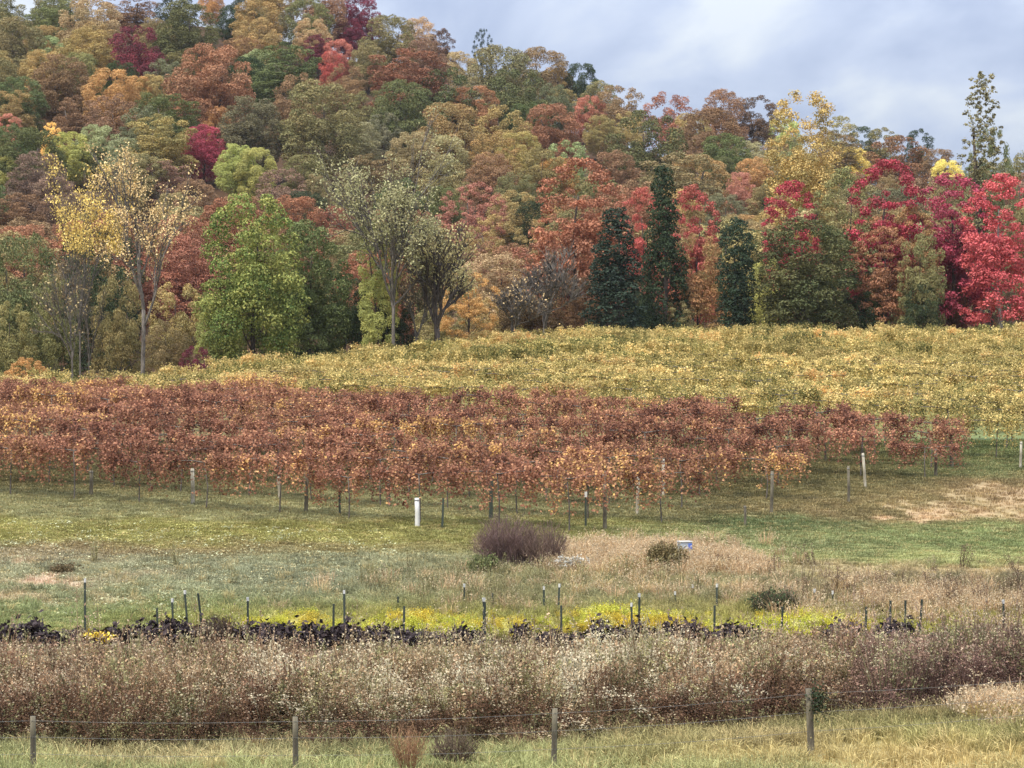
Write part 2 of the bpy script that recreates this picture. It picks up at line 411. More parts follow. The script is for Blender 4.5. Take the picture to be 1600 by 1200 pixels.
# ------------------------------------------------------------------ scattered growth (one object each, kind stuff)
def proto_collection(name, meshes):
    c = bpy.data.collections.new(name)
    for i, me in enumerate(meshes):
        c.objects.link(bpy.data.objects.new('%s_%02d' % (name, i), me))
    return c
def scatter(name, P, rot, scale, idx, tint, coll, label, cat):
    me = bpy.data.meshes.new(name)
    n = len(P)
    me.vertices.add(n); me.vertices.foreach_set('co', P.astype(np.float32).ravel())
    for nm, ty, key, arr in (('rot', 'FLOAT_VECTOR', 'vector', rot), ('scl', 'FLOAT_VECTOR', 'vector', scale), ('idx', 'INT', 'value', idx), ('tint', 'FLOAT_VECTOR', 'vector', tint)):
        at = me.attributes.new(nm, ty, 'POINT')
        at.data.foreach_set(key, np.ascontiguousarray(arr, np.int32 if ty == 'INT' else np.float32).ravel())
    o = link(bpy.data.objects.new(name, me))
    ng = bpy.data.node_groups.new(name + '_growth', 'GeometryNodeTree')
    ng.interface.new_socket('Geometry', in_out='INPUT', socket_type='NodeSocketGeometry')
    ng.interface.new_socket('Geometry', in_out='OUTPUT', socket_type='NodeSocketGeometry')
    gi = ng.nodes.new('NodeGroupInput'); go = ng.nodes.new('NodeGroupOutput')
    iop = ng.nodes.new('GeometryNodeInstanceOnPoints'); ci = ng.nodes.new('GeometryNodeCollectionInfo')
    ci.inputs['Collection'].default_value = coll
    ci.inputs['Separate Children'].default_value = True; ci.inputs['Reset Children'].default_value = True
    iop.inputs['Pick Instance'].default_value = True
    def na(nm, ty):
        k = ng.nodes.new('GeometryNodeInputNamedAttribute'); k.data_type = ty; k.inputs['Name'].default_value = nm
        return k.outputs[0]
    L = ng.links.new
    L(gi.outputs[0], iop.inputs['Points']); L(ci.outputs[0], iop.inputs['Instance'])
    L(na('idx', 'INT'), iop.inputs['Instance Index']); L(na('rot', 'FLOAT_VECTOR'), iop.inputs['Rotation']); L(na('scl', 'FLOAT_VECTOR'), iop.inputs['Scale'])
    L(iop.outputs[0], go.inputs[0])
    md = o.modifiers.new('growth', 'NODES'); md.node_group = ng
    return tag(o, label, cat, None, 'stuff')

def blades(mb, n, h, spread, width, lean=0.5, g=rng, segs=2, a=None, b=0.3, r0=0.5):
    """n grass blades from a small tuft"""
    an = g.uniform(0, 2 * np.pi, n); rr = spread * np.sqrt(g.uniform(0, 1, n)) * r0
    base = np.stack([rr * np.cos(an), rr * np.sin(an), np.zeros(n)], 1)
    d = np.stack([np.cos(an + g.normal(0, .6, n)), np.sin(an + g.normal(0, .6, n)), np.zeros(n)], 1)
    H = h * g.uniform(.55, 1.15, n)[:, None]; ln = (lean * g.uniform(.2, 1.2, n))[:, None]
    side = unit(np.stack([-d[:, 1], d[:, 0], np.zeros(n)], 1) + g.normal(0, .3, (n, 3))) * width * 0.5
    up = np.array([[0, 0, 1.0]])
    p1 = base + up * H * .6 + d * H * ln * .3
    p2 = base + up * H * (1 - .25 * ln) + d * H * ln
    la = g.uniform(0, 1, n) if a is None else a
    mb.quads(np.stack([base - side, base + side, p1 + side * .8, p1 - side * .8], 1), la, b)
    mb.quads(np.stack([p1 - side * .8, p1 + side * .8, p2 + side * .15, p2 - side * .15], 1), la, b)
    return p2
def card_cloud(mb, c, spread, n, size, b=0.3, g=rng, up=0.3, aspect=.7):
    p = c + g.normal(size=(n, 3)) * np.asarray(spread)
    p[:, 2] = np.abs(p[:, 2])
    nr = unit(g.normal(size=(n, 3)) + np.array([0, 0, up]))
    mb.quads(leaf_quads(p, nr, size, aspect, g), g.uniform(0, 1, n), b)

def grass_meshes():
    out = []
    for k in range(4):                                   # 0-3 short turf
        mb = MB(); blades(mb, 22, .085, .26, .016, .9); out.append(mb.mesh('short_tuft', M_GRASS))
    for k in range(3):                                   # 4-6 longer field grass
        mb = MB(); blades(mb, 26, .22, .26, .014, .8)
        tp = blades(mb, 5, .29, .2, .010, .5); card_cloud(mb, tp[0], (.05, .05, .03), 3, .012, .55); out.append(mb.mesh('field_tuft', M_GRASS))
    for k in range(2):                                   # 7-8 tall straw grass
        mb = MB(); tp = blades(mb, 34, .44, .34, .014, .6)
        for t in tp[::2]: card_cloud(mb, t - [0, 0, .06], (.02, .02, .05), 4, .02, .75)
        out.append(mb.mesh('straw_tuft', M_GRASS))
    for k in range(2):                                   # 9-10 low broad weeds
        mb = MB(); card_cloud(mb, np.array([0, 0, .02]), (.12, .12, .04), 26, .03, .3, up=1.5); out.append(mb.mesh('low_weed', M_GRASS))
    return proto_collection('grass_tuft', out)
def build_grass():
    coll = grass_meshes()
    n = 90000
    Y = rng.uniform(29.5, 100, n * 2)
    keep = rng.uniform(0, 1, n * 2) < np.clip(Y / 62, .5, 1.0); Y = Y[keep]
    X = rng.uniform(-1, 1, len(Y)) * (0.225 * Y + 1.5)
    xi, yi = to_px(X, Y, gz(X, Y))
    front = weed_front(xi); weeds = (Y > front + .4) & (Y < 54.6)
    ok = ~weeds
    X, Y, xi, yi = X[ok], Y[ok], xi[ok], yi[ok]
    n = len(X); Z = gz(X, Y)
    rough = fbm(X * .5, Y * .4, 40)
    u = rng.uniform(0, 1, n)
    idx = rng.integers(0, 4, n)
    # long grass between the garden and the mown field, thicker to the right of the bush
    longz = np.exp(-((Y - 64.5) / 3.3) ** 2) * np.clip((xi - 420) / 350, 0.12, .6) + .9 * np.exp(-((Y - 60.5) / 1.3) ** 2) * np.clip((xi - 250) / 200, .2, 1)
    idx = np.where(u < longz * (.2 + .6 * rough), rng.integers(4, 7, n), idx)
    straw = (np.exp(-((xi - 1010) / 95) ** 2 - ((yi - 880) / 15) ** 2) * 1.1 + .16 * np.exp(-((xi - 1480) / 170) ** 2 - ((yi - 948) / 22) ** 2) + .5 * np.exp(-((xi - 1150) / 50) ** 2 - ((yi - 892) / 9) ** 2)
             + .03 * np.exp(-((xi - 900) / 300) ** 2 - ((yi - 925) / 25) ** 2) + .5 * np.exp(-((xi - 1555) / 45) ** 2 - ((yi - 1118) / 14) ** 2))
    u2 = rng.uniform(0, 1, n)
    idx = np.where(u2 < straw, rng.integers(7, 9, n), idx)
    low = (xi < 620) & (Y > 60) & (Y < 76)
    idx = np.where(low & (rng.uniform(0, 1, n) < .18) & (idx < 4), rng.integers(9, 11, n), idx)
    frontg = Y < 47
    idx = np.where(frontg & (rng.uniform(0, 1, n) < .22 + .25 * (xi > 1050)), rng.integers(4, 7, n), idx)
    tint = ground_tint(X, Y)
    bare = (tint.max(1) > .36) & (tint[:, 0] > tint[:, 1] * 1.2)
    keep = ~bare | (rng.uniform(0, 1, n) < .3)
    tint *= (.62 + .6 * fbm(X * 1.3, Y * .8, 51))[:, None] * rng.uniform(.8, 1.25, n)[:, None]
    strawc = np.array(lin(202, 170, 130)) * rng.uniform(.65, 1.05, (n, 1))
    tint = np.where((idx >= 7)[:, None] & (idx < 9)[:, None], strawc * .9, tint)
    dry = (rng.uniform(0, 1, n) < .16)[:, None]
    tint = np.where(dry, tint * .4 + .6 * np.array(lin(188, 166, 116)), tint)
    pale = ((idx >= 9) & (rng.uniform(0, 1, n) < .2))[:, None]
    tint = np.where(pale, np.array(lin(178, 178, 142)), tint)
    s = rng.uniform(.7, 1.35, n) * np.where(frontg & (idx < 4), 1.0, 1.0) * np.where(idx < 4, np.clip(Y / 60, .8, 1.5), 1)
    mown = (Y > 71) & (idx < 4)
    hz = np.where(mown, .75, 1.0)
    P = np.stack([X, Y, Z - .01], 1)
    rot = np.stack([np.zeros(n), np.zeros(n), rng.uniform(0, 6.28, n)], 1)
    scl = np.stack([s, s, s * hz], 1)
    k = keep
    scatter('grass', P[k], rot[k], scl[k], idx[k], tint[k] * 1.08, coll, 'mixed green and straw coloured grass covering the field and its verges', 'grass')

def build_rough_weeds(coll):
    n = 9000
    Y = rng.uniform(60.2, 69.5, n); X = rng.uniform(-1, 1, n) * .23 * Y
    xi, yi = to_px(X, Y, gz(X, Y))
    pat = fbm(X * .6, Y * .6, 81)
    w = .2 * np.clip((xi - 1180) / 200, 0, 1) * np.exp(-((Y - 63) / 2.3) ** 2) + .12 * np.exp(-((xi - 860) / 230) ** 2 - ((Y - 64) / 3) ** 2)
    w = w * np.clip(4 * (pat - .36), .05, 1.6) + .004
    ok = rng.uniform(0, 1, n) < w
    X, Y, xi = X[ok], Y[ok], xi[ok]; n = len(X)
    idx = np.where(rng.uniform(0, 1, n) < .5, rng.integers(0, 3, n), np.where(rng.uniform(0, 1, n) < .5, rng.integers(6, 8, n), rng.integers(3, 6, n)))
    c = lambda *v: np.array(lin(*v))
    t = np.clip((xi - 1050) / 200, 0, 1)[:, None]
    col = c(146, 138, 98) * (1 - t) + c(128, 108, 88) * t
    col = col * rng.uniform(.75, 1.25, (n, 1))
    h = rng.uniform(.35, .75, n)
    scatter('rough_weeds', np.stack([X, Y, gz(X, Y) - .02], 1), np.stack([rng.normal(0, .12, n), rng.normal(0, .12, n), rng.uniform(0, 6.28, n)], 1),
            np.stack([h * 1.3, h * 1.3, h], 1), idx, col, coll, 'scattered rough brown weeds in the unmown grass beyond the garden stakes', 'weeds')
def weed_front(xi):
    return np.interp(xi, [-300, 600, 900, 1270, 1600, 1900], [39.9, 39.9, 40.1, 41.2, 43.2, 44.5]) + .5 * np.sin(xi * .021) + .35 * np.sin(xi * .057 + 1)
def weed_meshes():
    out = []
    g = rng
    def stem_set(mb, n, h, spread, lean, leafn, leafs, b_leaf, head=None, wid=.010):
        for _ in range(n):
            an = g.uniform(0, 6.28); r = spread * math.sqrt(g.uniform())
            p0 = np.array([r * math.cos(an), r * math.sin(an), 0]); d = np.array([math.cos(an), math.sin(an), 0]) * lean * g.uniform(0, 1.2) + np.array([0, 0, 1.0]) + g.normal(0, .08, 3)
            H = h * g.uniform(.6, 1.12)
            t = np.linspace(0, 1, 4)[:, None]
            pts = p0 + d * H * t + np.stack([t[:, 0] ** 2 * g.normal(0, .08) * H, t[:, 0] ** 2 * g.normal(0, .08) * H, 0 * t[:, 0]], 1)
            mb.tube(pts, np.linspace(wid, wid * .5, 4), 3, g.uniform(.1, .7), .3)
            if leafn:
                k = g.uniform(.15, 1.0, leafn)
                c = np.stack([np.interp(k, t[:, 0], pts[:, j]) for j in range(3)], 1) + g.normal(0, .045, (leafn, 3))
                mb.quads(leaf_quads(c, unit(g.normal(size=(leafn, 3))), leafs, .4, g), g.uniform(0, 1, leafn), b_leaf)
            if head:
                hn, hs, hsp, hb = head
                card_cloud(mb, pts[-1] - np.array([0, 0, hsp]), (hsp * .6, hsp * .6, hsp), hn, hs, hb)
    for k in range(3):   # 0-2 leafy brown stems
        mb = MB(); stem_set(mb, 9, 1.0, .16, .25, 16, .032, .3, (8, .026, .06, .45)); out.append(mb.mesh('brown_weed', M_INST))
    for k in range(3):   # 3-5 seedy tan grass and stems
        mb = MB(); blades(mb, 26, .7, .3, .018, .6); stem_set(mb, 6, .95, .15, .3, 4, .03, .4, (12, .022, .08, .75)); out.append(mb.mesh('tan_weed', M_INST))
    for k in range(2):   # 6-7 dense twiggy stems
        mb = MB(); stem_set(mb, 22, .9, .2, .35, 5, .022, .2, None, .007); out.append(mb.mesh('twiggy_weed', M_INST))
    for k in range(2):   # 8-9 pale fluffy heads
        mb = MB(); stem_set(mb, 7, .95, .14, .35, 10, .028, .3, (26, .024, .09, 1.0)); out.append(mb.mesh('fluffy_weed', M_INST))
    for k in range(2):   # 10-11 feathery plumes
        mb = MB(); stem_set(mb, 8, 1.15, .1, .12, 46, .02, .35, (10, .02, .05, .4), .008); out.append(mb.mesh('plume_weed', M_INST))
    for k in range(2):   # 12-13 low skirt growth
        mb = MB(); blades(mb, 34, .42, .36, .022, .9); card_cloud(mb, np.array([0, 0, .03]), (.16, .16, .12), 26, .035, .3); out.append(mb.mesh('skirt_weed', M_INST))
    for k in range(2):   # 14-15 lone tall wisps
        mb = MB(); stem_set(mb, 5, 1.4, .12, .3, 5, .03, .4, (10, .02, .12, .7), .008); blades(mb, 8, 1.0, .2, .014, .7); out.append(mb.mesh('wisp_weed', M_INST))
    return proto_collection('weed_clump', out)
def build_weeds():
    coll = weed_meshes()
    build_rough_weeds(coll)
    n = 26000
    Y = rng.uniform(39, 54.8, n); X = rng.uniform(-1, 1, n) * (0.225 * Y + 1.5)
    xi, _ = to_px(X, Y, gz(X, Y))
    f = weed_front(xi)
    ok = (Y > f + rng.normal(0, .15, n))
    # sparser inside, so that stems stand apart
    ok &= rng.uniform(0, 1, n) < np.clip(.55 + 1.6 * (fbm(X * .9, Y * .7, 61) - .5), .14, 1)
    X, Y, xi, f = X[ok], Y[ok], xi[ok], f[ok]; n = len(X); Z = gz(X, Y)
    dpt = (Y - f) / (54.5 - f)
    h = np.interp(dpt, [0, .05, .14, .35, .7, .88, 1], [.32, .55, .85, 1.05, .55, .2, .1])
    h *= np.interp(xi, [0, 1250, 1400, 1600], [1, 1, 1.06, 1.0])
    h *= 1 + np.clip(1.2 - dpt, .25, 1) * 1.1 * (fbm(X * 1.1, Y * 1.1, 62) - .5) + rng.normal(0, .08, n)
    patch = fbm(X * .55 + 5, Y * .8, 63); u = rng.uniform(0, 1, n)
    idx = rng.integers(0, 3, n)
    seedy = np.exp(-((xi - 620) / 420) ** 2) * np.exp(-((dpt - .26) / .2) ** 2)
    tanp = (.12 + .45 * seedy + .7 * (patch - .5)) * np.clip(dpt / .2, .3, 1)
    idx = np.where(u < tanp, rng.integers(3, 6, n), idx)
    u = rng.uniform(0, 1, n)
    tw = .18 + .35 * (xi > 1290) + .25 * np.exp(-((dpt - .9) / .2) ** 2)
    idx = np.where(u < tw, rng.integers(6, 8, n), idx)
    white = np.zeros(n)
    for cx, cd, rx, rd, w in ((430, .3, 38, .1, .8), (215, .55, 14, .07, .9), (50, .58, 24, .05, .7), (60, .34, 30, .1, .35), (575, .25, 40, .1, .65), (960, .27, 60, .13, .75), (1010, .22, 50, .1, .6), (745, .22, 50, .1, .45), (820, .35, 150, .13, .2), (1120, .33, 90, .13, .16), (500, .2, 50, .08, .3), (1240, .3, 60, .1, .15)):
        white = np.maximum(white, w * np.exp(-((xi - cx) / rx) ** 2 - ((dpt - cd) / rd) ** 2))
    isw = rng.uniform(0, 1, n) < white * .85
    idx = np.where(isw, rng.integers(8, 10, n), idx)
    pl = rng.uniform(0, 1, n) < .035 + .25 * np.exp(-((xi - 700) / 140) ** 2 - ((dpt - .6) / .12) ** 2)
    idx = np.where(pl & ~isw, rng.integers(10, 12, n), idx)
    skirt = dpt < .09
    idx = np.where(skirt & (rng.uniform(0, 1, n) < .5), rng.integers(12, 14, n), idx)
    idx = np.where((rng.uniform(0, 1, n) < .13) & (dpt > .05) & (dpt < .5), rng.integers(14, 16, n), idx)
    # colours of the dry stems, patch by patch
    def c(*v): return np.array(lin(*v))
    r2 = fbm(X * .5 + 40, Y * .7, 64)[:, None]; r3 = fbm(X * .9, Y * 1.0 + 17, 65)[:, None]
    col = c(144, 116, 92) * (1 - r2) + c(156, 140, 104) * r2
    red = np.clip(np.exp(-((dpt - .07) / .1) ** 2) * .8 + .4 * (r3[:, 0] > .62) + .25 * (xi < 420), 0, .8)[:, None]
    col = col * (1 - red) + c(122, 90, 70) * red
    pur = np.clip(.8 * np.exp(-((dpt - .8) / .28) ** 2) * (r2[:, 0] > .36) + .6 * (xi > 1330) + .1 * (r3[:, 0] > .5), 0, .75)[:, None]
    col = col * (1 - pur) + c(120, 94, 88) * pur
    tan = ((idx >= 3) & (idx < 6))[:, None]
    col = np.where(tan, col * .25 + .75 * c(196, 168, 126), col)
    grn = ((rng.uniform(0, 1, n) < .12 + .22 * (r3[:, 0] < .42)))[:, None]
    col = np.where(grn, col * .3 + .7 * c(132, 134, 92), col)
    plm = ((idx >= 10) & (idx < 12))[:, None]; col = np.where(plm, c(158, 150, 104), col)
    twm = ((idx >= 6) & (idx < 8))[:, None]; col = np.where(twm, col * .45 + .55 * c(116, 92, 80), col)
    wh = ((idx >= 8) & (idx < 10))[:, None]; col = np.where(wh, c(176, 172, 142), col)
    col = col * rng.uniform(.5, 1.5, (n, 1)) * (.7 + .6 * fbm(X * 2.2, Y * 1.4, 66))[:, None] * np.interp(dpt, [0, .07, .2, .4, .6, 1], [.64, .82, 1.28, 1.25, 1.05, .9])[:, None]  # last factor darkens the front edge: shade among the stems painted into the tint
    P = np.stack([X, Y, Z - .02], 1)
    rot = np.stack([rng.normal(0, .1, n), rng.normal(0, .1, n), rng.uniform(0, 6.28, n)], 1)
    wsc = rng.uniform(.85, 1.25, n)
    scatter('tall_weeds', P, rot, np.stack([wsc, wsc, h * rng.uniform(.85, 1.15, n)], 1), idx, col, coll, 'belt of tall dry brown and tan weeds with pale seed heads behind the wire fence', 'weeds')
build_grass()
build_weeds()

def build_yellow_band():
    """the yellowed garden row behind the blackened plants"""
    out = []
    for k in range(4):
        mb = MB()
        for s in range(9):
            an = rng.uniform(0, 6.28); tip = np.array([math.cos(an) * .2, math.sin(an) * .2, .5]) * rng.uniform(.6, 1.1)
            t = np.linspace(0, 1, 4)[:, None]; pts = tip * np.array([1, 1, 1]) * np.concatenate([t ** 1.5, t ** 1.5, t], 1)
            mb.tube(pts, [.006, .005, .004, .002], 3, .4, .3)
            kk = rng.uniform(.3, 1, 26); c = np.stack([np.interp(kk, t[:, 0], pts[:, j]) for j in range(3)], 1) + rng.normal(0, .05, (26, 3))
            mb.quads(leaf_quads(c, unit(rng.normal(size=(26, 3)) + [0, 0, .8]), .03, .5), rng.uniform(0, 1, 26), .3)
        out.append(mb.mesh('yellow_plant', M_INST))
    coll = proto_collection('yellow_plant', out)
    n = 5200
    Y = rng.uniform(56.4, 60.4, n); X = rng.uniform(-13, 14.5, n)
    xi, _ = to_px(X, Y, gz(X, Y))
    w = np.interp(xi, [230, 370, 420, 700, 760, 830, 850, 900, 1000, 1060, 1130, 1150, 1210, 1260, 1330, 1370, 1450, 1620], [.0, .12, .7, .95, .9, .35, .35, 1, 1, .8, .6, .9, .55, .8, .6, .25, .25, .12])
    w = w * np.clip(.5 + 3.2 * (fbm(X * .8, Y * .6, 71) - .45), .08, 1.1) * np.exp(-((Y - 58.4) / 1.9) ** 4)
    ok = rng.uniform(0, 1, n) < w
    X, Y, xi = X[ok], Y[ok], xi[ok]; n = len(X)
    r = fbm(X * 1.4, Y, 72)[:, None]
    col = np.array(lin(226, 210, 74)) * r + np.array(lin(184, 190, 90)) * (1 - r)
    org = (fbm(X * .8 + 3, Y, 73) > .62)[:, None]; col = np.where(org, col * .45 + .55 * np.array(lin(205, 165, 70)), col)
    pal = (rng.uniform(0, 1, n) < .12)[:, None]; col = np.where(pal, np.array(lin(214, 206, 130)), col)
    faint = np.clip((xi - 1330) / 60, 0, .75)[:, None]; col = col * (1 - faint) + np.array(lin(165, 158, 84)) * faint
    s = rng.uniform(.34, .7, n) * (.7 + .5 * np.clip(w[ok], 0, 1)) * np.where(np.abs(xi - 960) < 40, 1.25, 1)
    scatter('yellow_foliage', np.stack([X, Y, gz(X, Y) - .02], 1), np.stack([rng.normal(0, .12, n), rng.normal(0, .12, n), rng.uniform(0, 6.28, n)], 1),
            np.stack([s, s, s], 1), rng.integers(0, 4, n), col * rng.uniform(.8, 1.15, (n, 1)) * .95, coll, 'bright yellow autumn foliage filling the garden bed behind the blackened plants', 'garden plants')
build_yellow_band()

# ------------------------------------------------------------------ tree builders
PAL = {   # leaf colour, second colour, words for the label
    'brown': ((160, 124, 82), (130, 104, 72), 'brown'), 'dkbrown': ((116, 86, 58), (96, 76, 52), 'dark brown'),
    'olive': ((144, 132, 78), (116, 114, 68), 'olive'), 'oliveb': ((158, 136, 86), (124, 116, 72), 'olive brown'),
    'ochre': ((186, 152, 86), (150, 132, 78), 'ochre'), 'orange': ((208, 154, 82), (178, 134, 74), 'orange'),
    'rust': ((168, 112, 76), (140, 100, 70), 'rust red'), 'tan': ((190, 160, 112), (158, 138, 92), 'tan'),
    'green': ((112, 116, 66), (90, 98, 56), 'green'), 'dkgreen': ((76, 84, 52), (60, 70, 46), 'dark green'),
    'grey': ((128, 122, 84), (106, 106, 72), 'grey green'),
    'pgreen': ((166, 166, 110), (140, 146, 92), 'pale green'), 'yellow': ((234, 206, 100), (212, 186, 92), 'yellow'),
    'ygreen': ((188, 180, 86), (156, 156, 78), 'yellow green'), 'maroon': ((138, 58, 70), (104, 50, 62), 'maroon'),
    'magenta': ((176, 66, 86), (134, 62, 72), 'magenta'), 'red': ((186, 78, 74), (168, 92, 72), 'bright red'),
    'salmon': ((200, 128, 104), (172, 112, 88), 'salmon'), 'mauve': ((152, 118, 94), (126, 102, 78), 'mauve brown'),
    'crimson': ((188, 60, 76), (146, 66, 66), 'crimson'), 'pinkred': ((204, 98, 92), (178, 72, 76), 'pinkish red'),
    'oliverust': ((152, 124, 76), (164, 112, 74), 'olive and rust'), 'greenor': ((100, 120, 58), (150, 142, 66), 'green'),
    'cedar': ((62, 72, 46), (50, 60, 42), 'dark green'), 'bluegreen': ((60, 76, 56), (50, 64, 52), 'blue green'), 'slender': ((150, 142, 92), (124, 124, 82), 'olive'),
    'dkolive': ((110, 98, 60), (80, 82, 52), 'dark olive'), 'gold': ((198, 162, 84), (160, 142, 78), 'golden yellow'),
    'cream': ((222, 198, 128), (198, 172, 112), 'cream yellow'),
}
KF = 1.12
def blob_leaves(mb, blobs, per_area, size, g, up=.35, thick=.3, min_n=40):
    """leaves on the outer shells of ellipsoid clumps; blobs rows: x y z rx ry rz"""
    B = np.array(blobs); C = B[:, :3]; R = B[:, 3:6]
    for i in range(len(B)):
        area = 4 * np.pi * (R[i].prod()) ** (2 / 3)
        n = max(min_n, int(area * per_area))
        d = unit(g.normal(size=(n, 3)))
        d[:, 2] = np.where((d[:, 2] < -.35) & (g.uniform(size=n) < .6), -d[:, 2], d[:, 2])
        lump = 1 + .16 * np.sin(d[:, 0] * 5 + i) * np.sin(d[:, 1] * 5 + 2 * i) + .1 * np.sin(d[:, 2] * 9 + i)
        rad = (1 - thick * g.uniform(0, 1, n) ** 1.6) * lump
        p = C[i] + d * rad[:, None] * R[i]
        q = (p[:, None, :] - C[None]) / R[None]
        dist = np.linalg.norm(q, axis=2); dist[:, i] = 9
        ok = dist.min(1) > .62
        p, d = p[ok], d[ok]; n = len(p)
        nr = unit(unit(d / R[i]) * .8 + g.normal(size=(n, 3)) * .55 + np.array([0, 0, up]))
        mb.quads(leaf_quads(p, nr, size, .7, g), np.clip(g.normal(.5, .22, n), 0, 1), np.clip(.5 + (g.uniform(.0, 1) - .5) * .75 + g.normal(0, .16, n), 0, 1))
def crown_blobs(H, Wd, base, n, g, shape='round', rb=(.2, .34)):
    """clump centres spread through a crown; H height, Wd width, base fraction of the height where leaves begin"""
    out = []
    z0 = H * base; hh = (H - z0) / 2; zc = z0 + hh
    for k in range(n):
        t = (k + .5) / n; zz = 1 - 2 * t; an = k * 2.39996 + g.normal(0, .35)
        if shape == 'round': rr = math.sqrt(max(0, 1 - zz * zz)); rr = rr ** .8
        elif shape == 'cone': rr = max(.06, (1 - zz) / 2) ** .62 * (1 if zz > -.8 else .8)
        elif shape == 'column': rr = min(1, max(.12, 1.25 * (1 - ((zz + .1) / 1.1) ** 4)))
        elif shape == 'spire': rr = min(1, .28 + .75 * max(0, (1 - zz) / 2) ** .7) * (1 if zz > -.6 else .8)
        elif shape == 'full': rr = max(0.05, 1 - max(zz, 0.0) ** 2.6) ** .5 if zz > 0 else .95
        r = g.uniform(*rb) * Wd / 2 * (1.15 if zz < .2 else .9)
        inner = (g.uniform(.78, 1.0) if k % 4 else g.uniform(.1, .55)) if shape != 'spire' else g.uniform(.1, 1.0)
        R = max(.05, Wd / 2 - r * .8) * rr * inner
        z = zc + zz * (hh - r * .5) * (inner if k % 4 == 0 else 1)
        out.append((R * math.cos(an), R * math.sin(an), z, r * g.uniform(.85, 1.2), r * g.uniform(.85, 1.2), r * g.uniform(.65, .95)))
    return out
def limb(p0, d, ln, r0, r1, g, segs=4, wob=.12, lift=.1):
    pts = [np.array(p0, float)]; d = unit(np.array(d, float))
    for s in range(segs):
        d = unit(d + g.normal(0, wob, 3) + np.array([0, 0, lift]))
        pts.append(pts[-1] + d * ln / segs)
    return np.array(pts), np.linspace(r0, r1, segs + 1), d
def trunk_mesh(H, Wd, base, g, r=None, mat=None, limbs=7, name='trunk'):
    mb = MB(); r = r or H * .017
    pts, rad, d = limb((0, 0, -.3), (g.normal(0, .04), g.normal(0, .04), 1), H * .82, r, r * .25, g, 7, .05, .12)
    rad[0] *= 1.5; mb.tube(pts, rad, 7, .5)
    for k in range(limbs):
        t = g.uniform(max(.2, base), .85); i = t * 7; i0 = int(i); p = pts[i0] + (pts[i0 + 1] - pts[i0]) * (i - i0)
        an = k * 2.4 + g.normal(0, .3)
        q, rr, _ = limb(p, (math.cos(an), math.sin(an), .7), Wd * .42 * (1.15 - t), r * .45 * (1.1 - t), r * .1, g, 4)
        mb.tube(q, rr, 4, .5)
    return mb.mesh(name, mat or M_BARK)
class Proto: pass
PROTO = {}
def proto(key, H, Wd, base, nb, seed, shape='round', rb=(.2, .34), per=15, size=.2, bark=None, limbs=7, thick=.3, up=.35, flat=1.0, min_n=40):
    g = np.random.default_rng(seed); p = Proto(); p.H, p.W = H, Wd
    mb = MB(); bl = [(*b[:5], b[5] * flat) for b in crown_blobs(H, Wd, base, nb, g, shape, rb)]
    blob_leaves(mb, bl, per, size, g, up, thick, min_n)
    p.crown = mb.mesh('crown', M_LEAF); p.trunk = trunk_mesh(H, Wd, base, g, mat=bark, limbs=limbs)
    PROTO[key] = p
for k in range(6): proto('broad%d' % k, 13, 9.5, .1, 84 + 6 * k, 100 + k, 'round', (.13, .29 - .012 * k), 48, .085)
for k in range(3): proto('full%d' % k, 10, 8.5, .03, 66, 120 + k, 'full', (.12, .25), 48, .085)
for k in range(3): proto('tall%d' % k, 16, 7.5, .14, 70, 140 + k, 'column', (.15, .3), 46, .09)
for k in range(2): proto('cone%d' % k, 10.5, 4.4, .08, 110, 160 + k, 'cone', (.16, .28), 60, .075, limbs=20)
for k in range(2): proto('column%d' % k, 10, 3.0, .03, 84, 170 + k, 'column', (.26, .42), 60, .075, limbs=4)
for k in range(2): proto('airy%d' % k, 13, 9.5, .2, 110, 180 + k, 'round', (.08, .16), 46, .08, limbs=18, thick=.8)
for k in range(2): proto('dome%d' % k, 12, 8, .0, 80, 190 + k, 'round', (.15, .3), 50, .085, limbs=10)
for k in range(3): proto('layer%d' % k, 11.5, 6.2, .14, 110, 195 + k, 'column', (.12, .26), 52, .082, limbs=14, thick=.7, flat=.66)
proto('tulip', 18, 6.4, .36, 110, 198, 'round', (.13, .26), 50, .075, limbs=18, thick=.75)
proto('spire', 14, 4.2, .1, 420, 199, 'spire', (.05, .12), 46, .058, limbs=60, thick=1.0, min_n=30)

